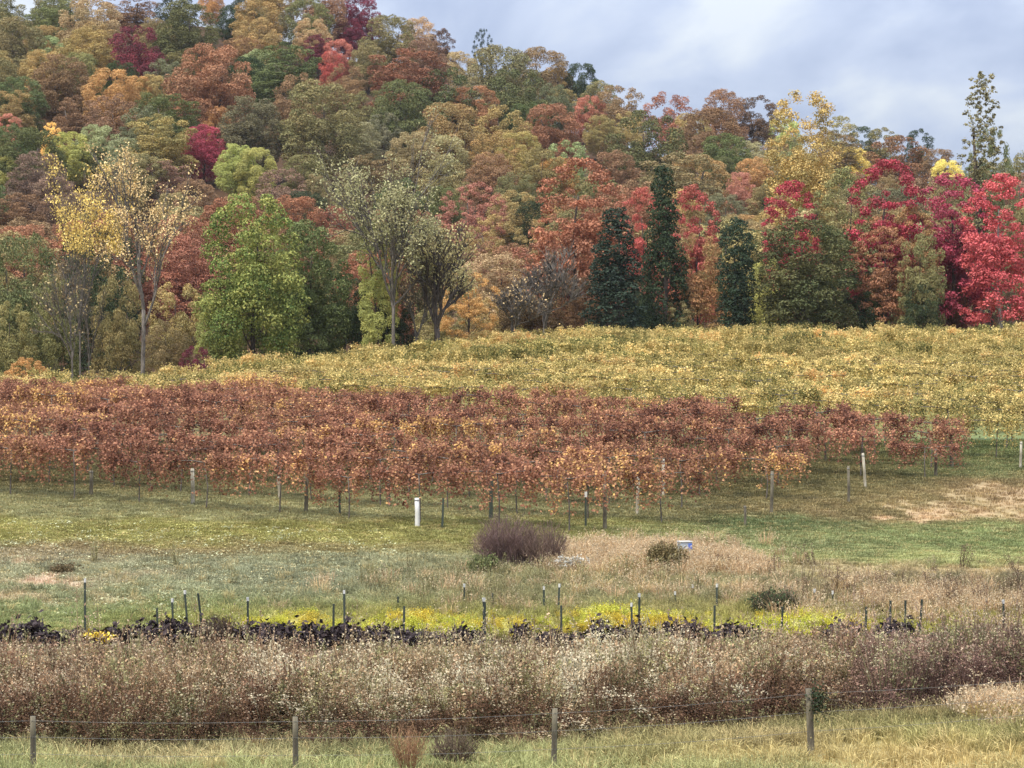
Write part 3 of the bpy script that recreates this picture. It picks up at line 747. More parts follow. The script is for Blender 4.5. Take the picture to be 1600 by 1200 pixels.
def bare_proto(key, H, Wd, seed, fork=.35, levels=4, leaf=0, leaf_size=.13, mat=None, r=None, leafz=(.3, 1), kids=(3, 4), big_limb=None):
    """a tree seen mostly as branches, with thin leaf sprays at the twigs"""
    g = np.random.default_rng(seed); p = Proto(); p.H, p.W = H, Wd
    mb = MB(); lf = MB(); r = r or H * .018
    tips = []
    def grow(p0, d, ln, r0, lev):
        pts, rad, d2 = limb(p0, d, ln, r0, r0 * (.8 if lev == 0 else .55), g, 4, .03 if lev == 0 else .13, .07)
        mb.tube(pts, rad, 7 if lev == 0 else (5 if lev < 3 else 3), .5)
        if lev >= levels:
            tips.append(pts[-1]); return
        nk = g.integers(kids[0], kids[1] + 1)
        for k in range(nk):
            t = 1.0 if k == 0 else g.uniform(.8 if lev == 0 else .35, 1)
            i = min(3.999, t * 4); i0 = int(i); q = pts[i0] + (pts[i0 + 1] - pts[i0]) * (i - i0)
            ax = unit(g.normal(size=3)); sp = .35 if k == 0 else .85
            nd = unit(d2 + np.cross(d2, ax) * sp + np.array([0, 0, .15]) + np.array([q[0], q[1], 0]) / (Wd * 1.2))
            grow(q, nd, ln * g.uniform(.58, .82), max(r0 * (.62 if k else .75), .012), lev + 1)
    grow(np.array([0, 0, -.3]), (g.normal(0, .03), 0, 1), H * fork, r, 0)
    if big_limb:
        for z, an, ln in big_limb: grow(np.array([0, 0, z]), (math.cos(an), math.sin(an) , .45), ln, r * .42, 2)
    T = np.array(tips)
    allv = np.concatenate(mb.v); sx = Wd / (np.ptp(allv[:, 0]) + .1); sz = H / allv[:, 2].max()
    S3 = np.array([sx, sx, sz])
    mb.v = [v * S3 for v in mb.v]; T = T * S3
    p.trunk = mb.mesh('trunk', mat or M_GREY)
    if leaf:
        sel = T[(T[:, 2] > leafz[0] * H) & (T[:, 2] <= leafz[1] * H * 1.02)]
        n = int(leaf); i = g.integers(0, len(sel), n)
        cl = np.random.default_rng(seed + 1).uniform(0, 1, len(sel))
        keep = cl[i] > .38
        i = i[keep]; n = len(i)
        c = sel[i] + g.normal(0, .26, (n, 3)) * np.array([1, 1, .8])
        lf.quads(leaf_quads(c, unit(g.normal(size=(n, 3)) + [0, 0, .3]), leaf_size, .6, g), g.uniform(0, 1, n), cl[i])
        p.crown = lf.mesh('crown', M_LEAF)
    else:
        p.crown = None
    PROTO[key] = p

TREES = []      # bookkeeping for labels
def set_leaf(o, ckey, g=rng, jitter=.06):
    c1, c2, _ = PAL[ckey]
    j = 1 + g.normal(0, jitter, 3) * np.array([1, .8, .8]); v = 1 + g.normal(0, .07)
    a = np.array(lin(*c1)) * KF * j * v; b = np.array(lin(*c2)) * KF * j * v
    a = a * .84 + a.mean() * .16; b = b * .84 + b.mean() * .16
    o.color = (*[float(x) for x in a], 1)
    o['second_colour'] = [float(x) for x in b]
def place_tree(pk, X, Y, H, Wd, ckey, name, rz=None, zoff=0.0):
    p = PROTO[pk]
    root = empty(name, (X, Y, float(gz(X, Y)) + zoff), random.uniform(0, 6.28) if rz is None else rz, (Wd / p.W, Wd / p.W, H / p.H))
    tr = link(bpy.data.objects.new('trunk', p.trunk), root)
    if p.crown is not None:
        cr = link(bpy.data.objects.new('crown', p.crown), root); set_leaf(cr, ckey)
    return root

# ------------------------------------------------------------------ trees along the edge of the vineyard
bare_proto('sycamore', 16, 7.5, 204, .38, 5, 8000, .08, M_GREY, .25, (.45, 1), (3, 4))
bare_proto('yellowtop', 15, 6.5, 212, .42, 5, 8500, .08, M_GREY, .17, (.62, 1), (3, 4))
bare_proto('tallsparse', 17, 9, 223, .34, 5, 15000, .08, M_GREY, .26, (.2, 1), (3, 4), [(9.5, .15, 5.0), (6.5, 2.9, 3.2), (5, 0.3, 3.0)])
bare_proto('forked', 9, 5.6, 234, .32, 5, 6000, .08, M_BARK, .22, (.35, 1), (3, 4))
bare_proto('brush', 6, 4.5, 245, .2, 5, 500, .09, M_GREY, .07, (.3, 1), (3, 5))
bare_proto('greybare', 11, 4.5, 256, .35, 5, 400, .1, M_GREY, .14, (.3, 1), (3, 4))
bare_proto('twiggy', 9, 5, 278, .25, 5, 1200, .1, M_GREY, .1, (.3, 1), (3, 4))
EDGE = [   # kind of shape, x, top row, width in pixels, distance, colour, name, label, (row where it stands, or None)
    ('sycamore', 222, 228, 165, 146, 'cream', 'sycamore_tree', 'tall pale-barked tree with thin cream yellow leaves at the vineyard edge'),
    ('yellowtop', 126, 250, 125, 148, 'yellow', 'autumn_tree', 'slim grey tree with a bright yellow top beside the pale-barked tree'),
    ('greybare', 112, 385, 90, 147, 'tan', 'bare_tree', 'bare grey twiggy tree under the bright yellow tree top'),
    ('greybare', 138, 400, 60, 150, 'tan', 'bare_tree', 'small bare grey tree between the yellow-topped and pale-barked trees'),
    ('dome0', 395, 302, 172, 152, 'greenor', 'broadleaf_tree', 'big rounded green tree with yellowing edges above the vines'),
    ('dome1', 486, 345, 132, 157, 'green', 'broadleaf_tree', 'darker green tree behind the big rounded green tree'),
    ('full2', 600, 438, 110, 158, 'cedar', 'evergreen_shrub', 'low dark evergreen growth at the foot of the tall sparse tree'),
    ('full0', 540, 430, 90, 162, 'dkgreen', 'evergreen_shrub', 'dark green bushy tree between the big green tree and tall sparse tree'),
    ('tallsparse', 615, 166, 215, 154, 'pgreen', 'sparse_tree', 'tallest sparse grey tree with long bare limbs and few pale leaves'),
    ('tall1', 592, 345, 66, 156, 'ygreen', 'autumn_tree', 'thin yellow green tree growing against the tall sparse tree'),
    ('forked', 682, 338, 118, 155, 'tan', 'autumn_tree', 'dark forked tree with thin tan leaves beside the tall sparse tree'),
    ('airy0', 740, 285, 120, None, 'salmon', 'maple_tree', 'salmon pink rounded tree in the middle of the wood edge'),
    ('airy1', 772, 335, 108, None, 'ochre', 'autumn_tree', 'peach orange airy tree just below the salmon pink tree'),
    ('airy0', 730, 425, 110, 166, 'orange', 'autumn_tree', 'low orange leaved tree behind the dark forked tree'),
    ('brush', 800, 420, 105, 163, 'tan', 'bare_shrub', 'leaning grey leafless brush below the peach orange tree'),
    ('brush', 850, 372, 110, 165, 'mauve', 'bare_shrub', 'tall grey leafless brush beside the dark conifers'),
    ('full1', 830, 440, 110, 170, 'dkbrown', 'autumn_shrub', 'dark brown undergrowth behind the grey leafless brush'),
    ('layer0', 905, 242, 150, 190, 'rust', 'autumn_tree', 'tall rust coloured tree behind the grey leafless brush'),
    ('cone0', 962, 322, 105, 168, 'bluegreen', 'conifer_tree', 'broad dark conifer with pale lower trunk beside the tall conifer'),
    ('cone1', 1037, 258, 82, 172, 'cedar', 'conifer_tree', 'tallest dark conifer standing in front of the red maples'),
    ('layer0', 1003, 288, 74, 184, 'red', 'maple_tree', 'bright red tree showing behind the tallest conifer on its uphill edge'),
    ('layer1', 1080, 286, 90, 182, 'red', 'maple_tree', 'bright red tree between the tallest conifer and the pale olive tree'),
    ('tall2', 1010, 264, 34, None, 'yellow', 'autumn_tree', 'small yellow crown peeping beside the tip of the tallest conifer'),
    ('broad3', 1132, 303, 84, None, 'grey', 'broadleaf_tree', 'grey olive rounded tree behind the narrow cedar'),
    ('full2', 1090, 364, 105, 174, 'oliverust', 'autumn_tree', 'low olive and rust tree between the tallest conifer and narrow cedar'),
    ('column0', 1151, 338, 54, 170, 'bluegreen', 'cedar_tree', 'narrow dark blue green cedar standing alone at the vineyard crest'),
    ('full0', 1200, 400, 70, 176, 'ygreen', 'autumn_shrub', 'yellow green bush between the narrow cedar and the dark round oak'),
    ('tulip', 1256, 140, 132, 186, 'gold', 'tulip_tree', 'tall yellow tree rising above the ridge with a dark trunk'),
    ('layer2', 1238, 277, 96, 178, 'crimson', 'maple_tree', 'deep crimson tree low behind the tall yellow tree'),
    ('dome1', 1262, 342, 172, 170, 'dkolive', 'oak_tree', 'wide dark olive oak with branches to the ground'),
    ('layer1', 1318, 258, 96, 177, 'oliveb', 'autumn_tree', 'tall olive brown tree beside the crimson maple'),
    ('layer0', 1386, 244, 128, 175, 'crimson', 'maple_tree', 'crimson maple with a bright rounded top beside the olive brown tree'),
    ('layer2', 1378, 350, 95, 172, 'rust', 'autumn_tree', 'rust coloured tree with red patches below the crimson maple'),
    ('full0', 1440, 362, 82, 170, 'olive', 'autumn_tree', 'olive green tree with yellow edge below the crimson maple'),
    ('layer1', 1425, 318, 84, 174, 'oliverust', 'autumn_tree', 'mottled orange and olive tree between the two crimson maples'),
    ('layer2', 1486, 266, 128, 176, 'magenta', 'maple_tree', 'dark magenta maple beside the pinkish red maple'),
    ('full2', 1500, 350, 90, 178, 'maroon', 'maple_tree', 'low maroon maple under the dark magenta maple'),
    ('layer1', 1566, 268, 136, 172, 'pinkred', 'maple_tree', 'pinkish red maple with a pale straight trunk at the edge of the wood'),
    ('spire', 1535, 112, 122, 188, 'slender', 'slender_tree', 'slender half-bare tree standing up alone against the sky'),
    ('airy1', 1548, 196, 86, 190, 'slender', 'autumn_tree', 'open olive crown at the foot of the slender tree'),
    ('tall0', 1612, 225, 70, 196, 'olive', 'autumn_tree', 'olive tree behind the pinkish red maple'),
    ('full2', 1550, 410, 80, 192, 'mauve', 'autumn_shrub', 'mauve undergrowth behind the trunk of the pinkish red maple'),
    ('broad3', 1480, 250, 60, None, 'yellow', 'autumn_tree', 'yellow crown above the dark magenta maple'),
    ('broad4', 1332, 230, 62, None, 'yellow', 'autumn_tree', 'yellow crown above the crimson maple'),
    ('full0', 35, 362, 130, 158, 'green', 'broadleaf_tree', 'dark green tree filling the wood edge below the yellow olive tree'),
    ('full1', 150, 385, 120, 160, 'dkgreen', 'broadleaf_tree', 'dark green tree behind the bare grey twiggy tree'),
    ('full2', 85, 430, 90, 152, 'olive', 'autumn_shrub', 'dull olive bush low beside the bare grey twiggy tree'),
    ('full0', 185, 430, 90, 154, 'olive', 'autumn_shrub', 'olive bush at the foot of the pale-barked tree'),
    ('full2', 15, 470, 90, 150, 'olive', 'autumn_shrub', 'olive green bush beside the small orange bush'),
    ('full1', 42, 558, 70, 146, 'orange', 'autumn_shrub', 'small orange bush at the end of the red vines'),
    ('full2', 278, 440, 100, 158, 'ochre', 'autumn_shrub', 'yellow orange bush between the pale-barked tree and big green tree'),
    ('full1', 262, 500, 80, 151, 'oliveb', 'autumn_shrub', 'brown olive bush beside the foot of the pale-barked tree'),
    ('full0', 305, 540, 55, 147, 'maroon', 'autumn_shrub', 'low deep red bush at the vineyard edge below the big green tree'),
    ('full2', 345, 470, 90, 152, 'ygreen', 'autumn_shrub', 'yellow green bush against the big green tree'),
    ('twiggy', 650, 400, 90, 156, 'tan', 'bare_tree', 'grey twiggy tree between the tall sparse tree and dark forked tree'),
    ('full1', 690, 470, 90, 172, 'oliveb', 'autumn_shrub', 'olive brown undergrowth behind the dark forked tree'),
    ('full2', 765, 465, 80, 172, 'ochre', 'autumn_shrub', 'ochre undergrowth behind the leaning grey brush'),
    ('full0', 900, 430, 80, 176, 'dkbrown', 'autumn_shrub', 'dark brown bush behind the broad dark conifer'),
    ('full1', 1000, 430, 70, 178, 'dkgreen', 'evergreen_shrub', 'dark green bush between the two dark conifers'),
    ('full2', 1060, 470, 60, 172, 'oliveb', 'autumn_shrub', 'olive brown bush at the foot of the tallest conifer'),
    ('full0', 1345, 420, 80, 172, 'dkgreen', 'evergreen_shrub', 'dark green bush between the wide oak and the rust coloured tree'),
    ('full1', 1440, 440, 60, 169, 'dkgreen', 'evergreen_shrub', 'low dark green bush under the olive green tree'),
    ('full2', 1490, 440, 50, 176, 'dkbrown', 'autumn_shrub', 'dark bush under the low maroon maple'),
]
def hill_distance(x, yt, H, lo=188, hi=452):
    d = np.arange(lo, hi, 1.0); X = (x - 800) / F * d
    y = HY - F * (gz(X, d) + H) / d
    k = np.where(y <= yt)[0]
    return float(d[k[0]]) if len(k) else float(d[np.argmin(y)])
KEEP = []
def build_edge():
    for i, (pk, x, yt, w, D, ck, name, label) in enumerate(EDGE):
        if D is None:
            D = 230
            for _ in range(4): D = hill_distance(x, yt, float(np.clip(1.3 * w * D / F, 6, 14)), 176)
        X = (x - 800) / F * D
        z0 = float(gz(X, D)); H = (HY - yt) * D / F - z0
        rz = 0.0 if pk in ('tallsparse', 'sycamore', 'yellowtop', 'forked', 'brush') else None
        r = place_tree(pk, X, D, H, w * D / F * (1.2 if pk[:4] in ('cone', 'colu') else 1.05), ck, name, rz)
        KEEP.append((X, D, w * D / F, x, yt, w, pk))
        if label.startswith('pinkish red maple'): [c for c in r.children if c.name.startswith('trunk')][0].data = trunk_mesh(11.5, 6.2, .2, np.random.default_rng(9), .17, M_PALE)
        cat = 'shrub' if 'shrub' in name else 'tree'
        tag(r, label, cat, 'trees and bushes along the vineyard edge')
build_edge()

# ------------------------------------------------------------------ trees on the hill
HILL = [   # x, top row, width in pixels, colour
    (22, 28, 92, 'oliveb'), (72, 12, 72, 'olive'), (75, 55, 62, 'pgreen'), (142, -4, 100, 'tan'), (205, -14, 84, 'brown'), (135, 44, 90, 'ochre'), (212, 38, 98, 'maroon'),
    (290, 3, 104, 'green'), (330, -18, 44, 'orange'), (360, 8, 44, 'dkgreen'), (400, -2, 74, 'ochre'), (440, -8, 54, 'green'), (482, -2, 74, 'oliveb'), (30, 46, 74, 'dkbrown'),
    (95, 85, 96, 'brown'), (172, 108, 96, 'orange'), (215, 118, 60, 'orange'), (238, 116, 60, 'ochre'), (330, 70, 132, 'rust'), (378, 56, 60, 'brown'), (446, 66, 102, 'green'), (402, 112, 62, 'pgreen'),
    (497, 53, 46, 'maroon'), (518, 78, 46, 'red'), (30, 120, 84, 'green'), (20, 140, 74, 'ochre'), (14, 176, 42, 'salmon'), (80, 190, 32, 'yellow'), (48, 200, 104, 'green'),
    (152, 195, 74, 'pgreen'), (108, 206, 72, 'ygreen'), (250, 178, 100, 'ochre'), (340, 165, 52, 'orange'), (392, 150, 106, 'grey'), (318, 196, 76, 'magenta'), (456, 175, 62, 'tan'),
    (480, 197, 64, 'orange'), (370, 224, 66, 'ygreen'), (400, 230, 60, 'ygreen'), (500, 128, 130, 'oliveb'), (60, 238, 96, 'mauve'), (6, 243, 66, 'ygreen'), (222, 240, 84, 'oliveb'), (306, 280, 66, 'brown'), (442, 262, 84, 'mauve'),
    (495, 272, 54, 'oliveb'), (460, 306, 100, 'rust'), (525, 322, 64, 'rust'), (195, 215, 60, 'pgreen'), (260, 250, 70, 'mauve'), (420, 170, 60, 'grey'),
    (562, -6, 78, 'maroon'), (545, 28, 54, 'maroon'), (528, 62, 54, 'salmon'), (608, 24, 92, 'oliveb'), (655, 28, 62, 'tan'), (692, 44, 42, 'dkbrown'),
    (635, 74, 112, 'rust'), (782, 72, 112, 'oliveb'), (842, 74, 92, 'brown'), (740, 96, 64, 'oliveb'), (698, 106, 100, 'green'), (806, 106, 104, 'green'), (868, 106, 62, 'ochre'), (908, 98, 62, 'dkgreen'), (630, 126, 100, 'green'),
    (690, 132, 60, 'olive'), (740, 134, 84, 'rust'), (630, 152, 46, 'yellow'), (700, 160, 104, 'ochre'), (782, 164, 92, 'ochre'), (860, 162, 92, 'rust'), (922, 150, 62, 'salmon'), (968, 132, 84, 'brown'),
    (1042, 144, 84, 'rust'), (1000, 150, 60, 'oliveb'), (938, 180, 54, 'ochre'), (1012, 172, 128, 'green'), (960, 214, 54, 'dkbrown'), (842, 230, 84, 'olive'), (772, 206, 84, 'ochre'), (645, 205, 80, 'tan'), (560, 190, 70, 'tan'), (575, 240, 80, 'oliveb'),
    (872, 246, 72, 'orange'), (960, 236, 92, 'brown'), (806, 270, 72, 'olive'), (690, 246, 84, 'oliveb'), (1062, 236, 118, 'oliveb'), (1130, 140, 74, 'brown'), (1185, 148, 62, 'dkbrown'),
    (1108, 168, 94, 'brown'), (1180, 200, 52, 'mauve'), (1132, 210, 84, 'green'), (1092, 242, 94, 'ochre'), (1180, 246, 74, 'orange'), (1156, 268, 54, 'salmon'), (1312, 180, 54, 'ochre'), (1298, 205, 90, 'oliveb'), (1350, 196, 50, 'dkgreen'),
    (1402, 210, 92, 'rust'), (1378, 198, 54, 'olive'), (1436, 200, 44, 'dkgreen'), (1466, 232, 64, 'brown'), (1200, 240, 60, 'tan'), (1225, 185, 60, 'ygreen'), (1345, 240, 60, 'rust'), (1440, 245, 60, 'rust'), (540, 100, 60, 'brown'), (575, 70, 60, 'oliveb'),
    (540, 150, 70, 'tan'), (580, 140, 70, 'olive'), (600, 175, 60, 'grey'), (545, 290, 60, 'olive'), (690, 290, 60, 'green'), (270, 300, 60, 'oliveb'), (130, 300, 80, 'mauve'), (30, 300, 80, 'brown'), (345, 110, 60, 'rust'), (270, 60, 50, 'oliveb'), (1580, 245, 50, 'olive'), (505, -24, 84, 'brown'), (456, -34, 80, 'green'), (532, -16, 74, 'rust'), (425, -40, 80, 'ochre')]
def build_hill():
    pts = []
    info = []
    pk_pool = ['broad0', 'broad1', 'broad2', 'broad3', 'broad4', 'broad5', 'full0', 'tall0', 'full1', 'broad2']
    g = np.random.default_rng(77)
    for i, (x, yt, w, ck) in enumerate(HILL):
        H = 12.0
        for _ in range(4):
            D = hill_distance(x, yt, H); H = float(np.clip(1.3 * w * D / F, 7.5, 15.5))
        Wd = w * D / F * (1.02 if ck in ('red', 'salmon', 'magenta', 'maroon', 'yellow', 'orange') else 1.14)
        X = (x - 800) / F * D
        z0 = float(gz(X, D)); H = max(6.5, min(17, (HY - yt) * D / F - z0))
        pk = pk_pool[int(g.integers(0, len(pk_pool)))]
        if H / Wd > 1.75: pk = 'tall%d' % g.integers(0, 3)
        pts.append((X, D, Wd)); info.append((pk, X, D, H, Wd, ck))
    # fill the slope between them
    P = np.array(pts)
    names = ['brown', 'ochre', 'olive', 'oliveb', 'green', 'rust', 'tan', 'grey', 'pgreen', 'mauve', 'orange', 'dkgreen']
    wts = np.array([16, 9, 19, 22, 15, 4, 10, 10, 5, 3, 1, 8], float); wts /= wts.sum()
    L = [(x, yt, w, P[i, 1]) for i, (x, yt, w, ck) in enumerate(HILL)] + [(k[3], k[4], k[5], k[1]) for k in KEEP if k[1] > 176 or k[6] in ('sycamore', 'tallsparse')]
    LX, LY, LW, LD = np.array(L).T
    P = np.vstack([P, [(k[0], k[1], k[2]) for k in KEEP]])
    tries = 0; fill = 0
    while tries < 9000:
        tries += 1
        D = g.uniform(192, 446); X = g.uniform(-1, 1) * (.2125 * D + 4)
        x = 800 + F * X / D
        Wd = g.uniform(6.8, 10.2) * (0.9 if x > 1000 else 1)
        dd = np.hypot(P[:, 0] - X, P[:, 1] - D)
        if (dd < .38 * (P[:, 2] + Wd)).any(): continue
        H = Wd * g.uniform(1.1, 1.4) if D > 215 else min(12, Wd * 1.15)
        yt = HY - F * (gz(X, D) + H) / D
        if yt < -60 and D > 330: 
            if yt < -200: continue
        # keep the skyline where the photograph has it
        sky = np.interp(x, [0, 560, 620, 690, 740, 860, 930, 1000, 1080, 1200, 1340, 1440, 1500, 1600], [-400, -60, 18, 55, 78, 82, 120, 138, 148, 160, 196, 215, 245, 250])
        if yt < sky: continue
        w = Wd * F / D
        # a filler never hides the top of a tree the photograph shows
        if ((np.abs(LX - x) < .42 * (w + LW)) & (LD > D - 2) & (yt < LY + .36 * LW)).any(): continue
        # neighbours lend their colour now and then, so stands of a kind form
        j = int(np.argmin(dd[:len(HILL)]))
        ck = HILL[j][3] if (g.uniform() < .35 and HILL[j][3] not in ('maroon', 'magenta', 'red', 'yellow', 'crimson', 'salmon', 'orange', 'ygreen')) else names[int(g.choice(len(names), p=wts))]
        P = np.vstack([P, [X, D, Wd]])
        info.append((pk_pool[int(g.integers(0, len(pk_pool)))], X, D, H, Wd, ck)); fill += 1
    # leave out what stands wholly behind other crowns
    order = sorted(range(len(info)), key=lambda i: info[i][2])
    cover = np.zeros((100, 400), bool); seen = {}
    gy, gx = np.mgrid[0:100, 0:400] * 4.0
    for i in order:
        pk, X, D, H, Wd, ck = info[i]
        x, y = to_px(X, D, float(gz(X, D)) + H * .58)
        m = ((gx - x) / (Wd * F / D * .5)) ** 2 + ((gy - y) / (H * F / D * .43)) ** 2 < 1
        seen[i] = int((m & ~cover).sum()); cover |= m
    n_all = len(info)
    info = [info[i] for i in range(n_all) if seen[i] >= 9]
    print('hill trees placed', n_all, 'kept', len(info))
    recs = []
    for pk, X, D, H, Wd, ck in info:
        r = place_tree(pk, X, D, H, Wd, ck, 'autumn_tree' if ck not in ('green', 'dkgreen', 'grey', 'pgreen') else 'broadleaf_tree')
        x, y = to_px(X, D, float(gz(X, D)) + H * .7)
        recs.append((r, ck, x, y, D, Wd, H))
    print('hill trees', len(recs), 'fill', fill)
    # every label places its tree against something one can find
    marks = [('the maroon tree high on the hill', 212, 75), ('the wide rust red crown', 330, 125), ('the orange pair below the maroon tree', 190, 145), ('the magenta crown', 318, 225), ('the big green tree', 395, 380),
             ('the maroon trees at the ridge', 560, 30), ('the tallest sparse tree', 615, 260), ('the salmon pink tree', 740, 315), ('the small yellow spire', 630, 175), ('the tall rust coloured tree', 905, 290), ('the wide green crown below the ridge', 1012, 205),
             ('the tip of the tallest conifer', 1037, 262), ('the tall yellow tree', 1255, 190), ('the slender tree', 1535, 190), ('the crimson maple', 1386, 270), ('the cream yellow tree top', 222, 260), ('the yellow-topped tree', 126, 275), ('the bright red crowns', 1045, 300),
             ('the dip in the ridge', 720, 75), ('the red crown near the maroon trees', 518, 95)]
    groups = {}
    for i, (r, ck, x, y, D, Wd, H) in enumerate(recs):
        dd = [(math.hypot(x - a, (y - b) * 1.1), nme, a, b) for nme, a, b in marks]
        d0, nme, a, b = min(dd)
        dx, dy = x - a, y - b
        if d0 < 22: rel = 'at'
        elif abs(dy) > abs(dx) * 1.0: rel = 'uphill from' if dy < 0 else 'downhill from'
        else: rel = 'beside'
        size = 'small' if Wd < 6.4 else ('wide' if Wd > 9.2 else ('tall' if H / Wd > 1.5 else 'rounded'))
        lab = '%s %s tree %s %s' % (size, PAL[ck][2], rel, nme)
        groups.setdefault(lab, []).append((d0, i))
    words = ['first', 'second', 'third', 'fourth', 'fifth', 'sixth', 'seventh', 'eighth']
    for lab, v in groups.items():
        v.sort()
        for k, (d0, i) in enumerate(v):
            t = lab if len(v) == 1 else lab + ', %s outward' % words[min(k, 7)]
            tag(recs[i][0], t, 'tree', 'autumn trees on the hillside')
build_hill()
def ridge_conifer():
    X, D = (755 - 800) / F * 440, 440
    H = (HY - 44) * D / F - float(gz(X, D))
    r = place_tree('airy1', X, D, H, 4.5, 'bluegreen', 'broadleaf_tree')
    tag(r, 'open green tree top sticking up from the ridge against the sky', 'tree', 'autumn trees on the hillside')
ridge_conifer()

# ------------------------------------------------------------------ vineyard
def vine_meshes(n, seed, mat, dens=1900, top=1.95, low=.6, L=2.5, leaf=.044):
    """a vine on a high wire: shoots that hang as a curtain of leaves"""
    g = np.random.default_rng(seed); out = []
    for k in range(n):
        mb = MB(); tr = MB()
        tr.tube([(0, 0, -.1), (g.normal(0, .05), g.normal(0, .03), .8), (g.normal(0, .06), 0, 1.62)], [.028, .022, .018], 5, .4)
        for s in (-1, 1):
            tr.tube([(0, 0, 1.6), (s * .5, 0, 1.68), (s * L / 2, 0, 1.68)], [.022, .018, .012], 4, .4)
        for j in range(24):
            x = g.uniform(-L / 2, L / 2); side = g.choice((-1, 1))
            ln = g.uniform(.5, 1.45); out_ = g.uniform(.12, .5) * side; rise = g.uniform(0, .5)
            t = np.linspace(0, 1, 5)
            pts = np.stack([x + g.normal(0, .18) * t, out_ * np.sin(t * 1.7), 1.66 + rise * np.sin(np.minimum(t * 2.4, math.pi)) - ln * t ** 1.8], 1)
            if j % 2 == 0: tr.tube(pts, np.linspace(.007, .003, 5), 3, .5)
            m = int(dens / 24 * (1, .92, .8)[k % 3]); tt = g.uniform(.05, 1, m)
            c = np.stack([np.interp(tt, t, pts[:, q]) for q in range(3)], 1) + g.normal(0, .1, (m, 3))
            c[:, 2] = np.maximum(c[:, 2], low * g.uniform(.75, 1.1, m))
            nr = unit(g.normal(size=(m, 3)) * .8 + np.array([0, side * .5, .55]))
            mb.quads(leaf_quads(c, nr, leaf, .85, g), np.clip(g.normal(.5, .25, m), 0, 1), np.clip(g.uniform(0, 1) + g.normal(0, .1, m), 0, 1))
        out.append((mb.mesh('canopy', mat), tr.mesh('trunk', M_GREY)))
    return out
RED = vine_meshes(6, 300, M_RED); YEL = vine_meshes(6, 320, M_YEL)
SL = .25                                   # the rows run a little towards the viewer on the right
def block_edge(X): return np.interp(X, [-40, -24, -7.5, 0, 8, 16.8, 22, 40], [121, 117, 108.5, 105, 100.5, 94.6, 95.2, 92])
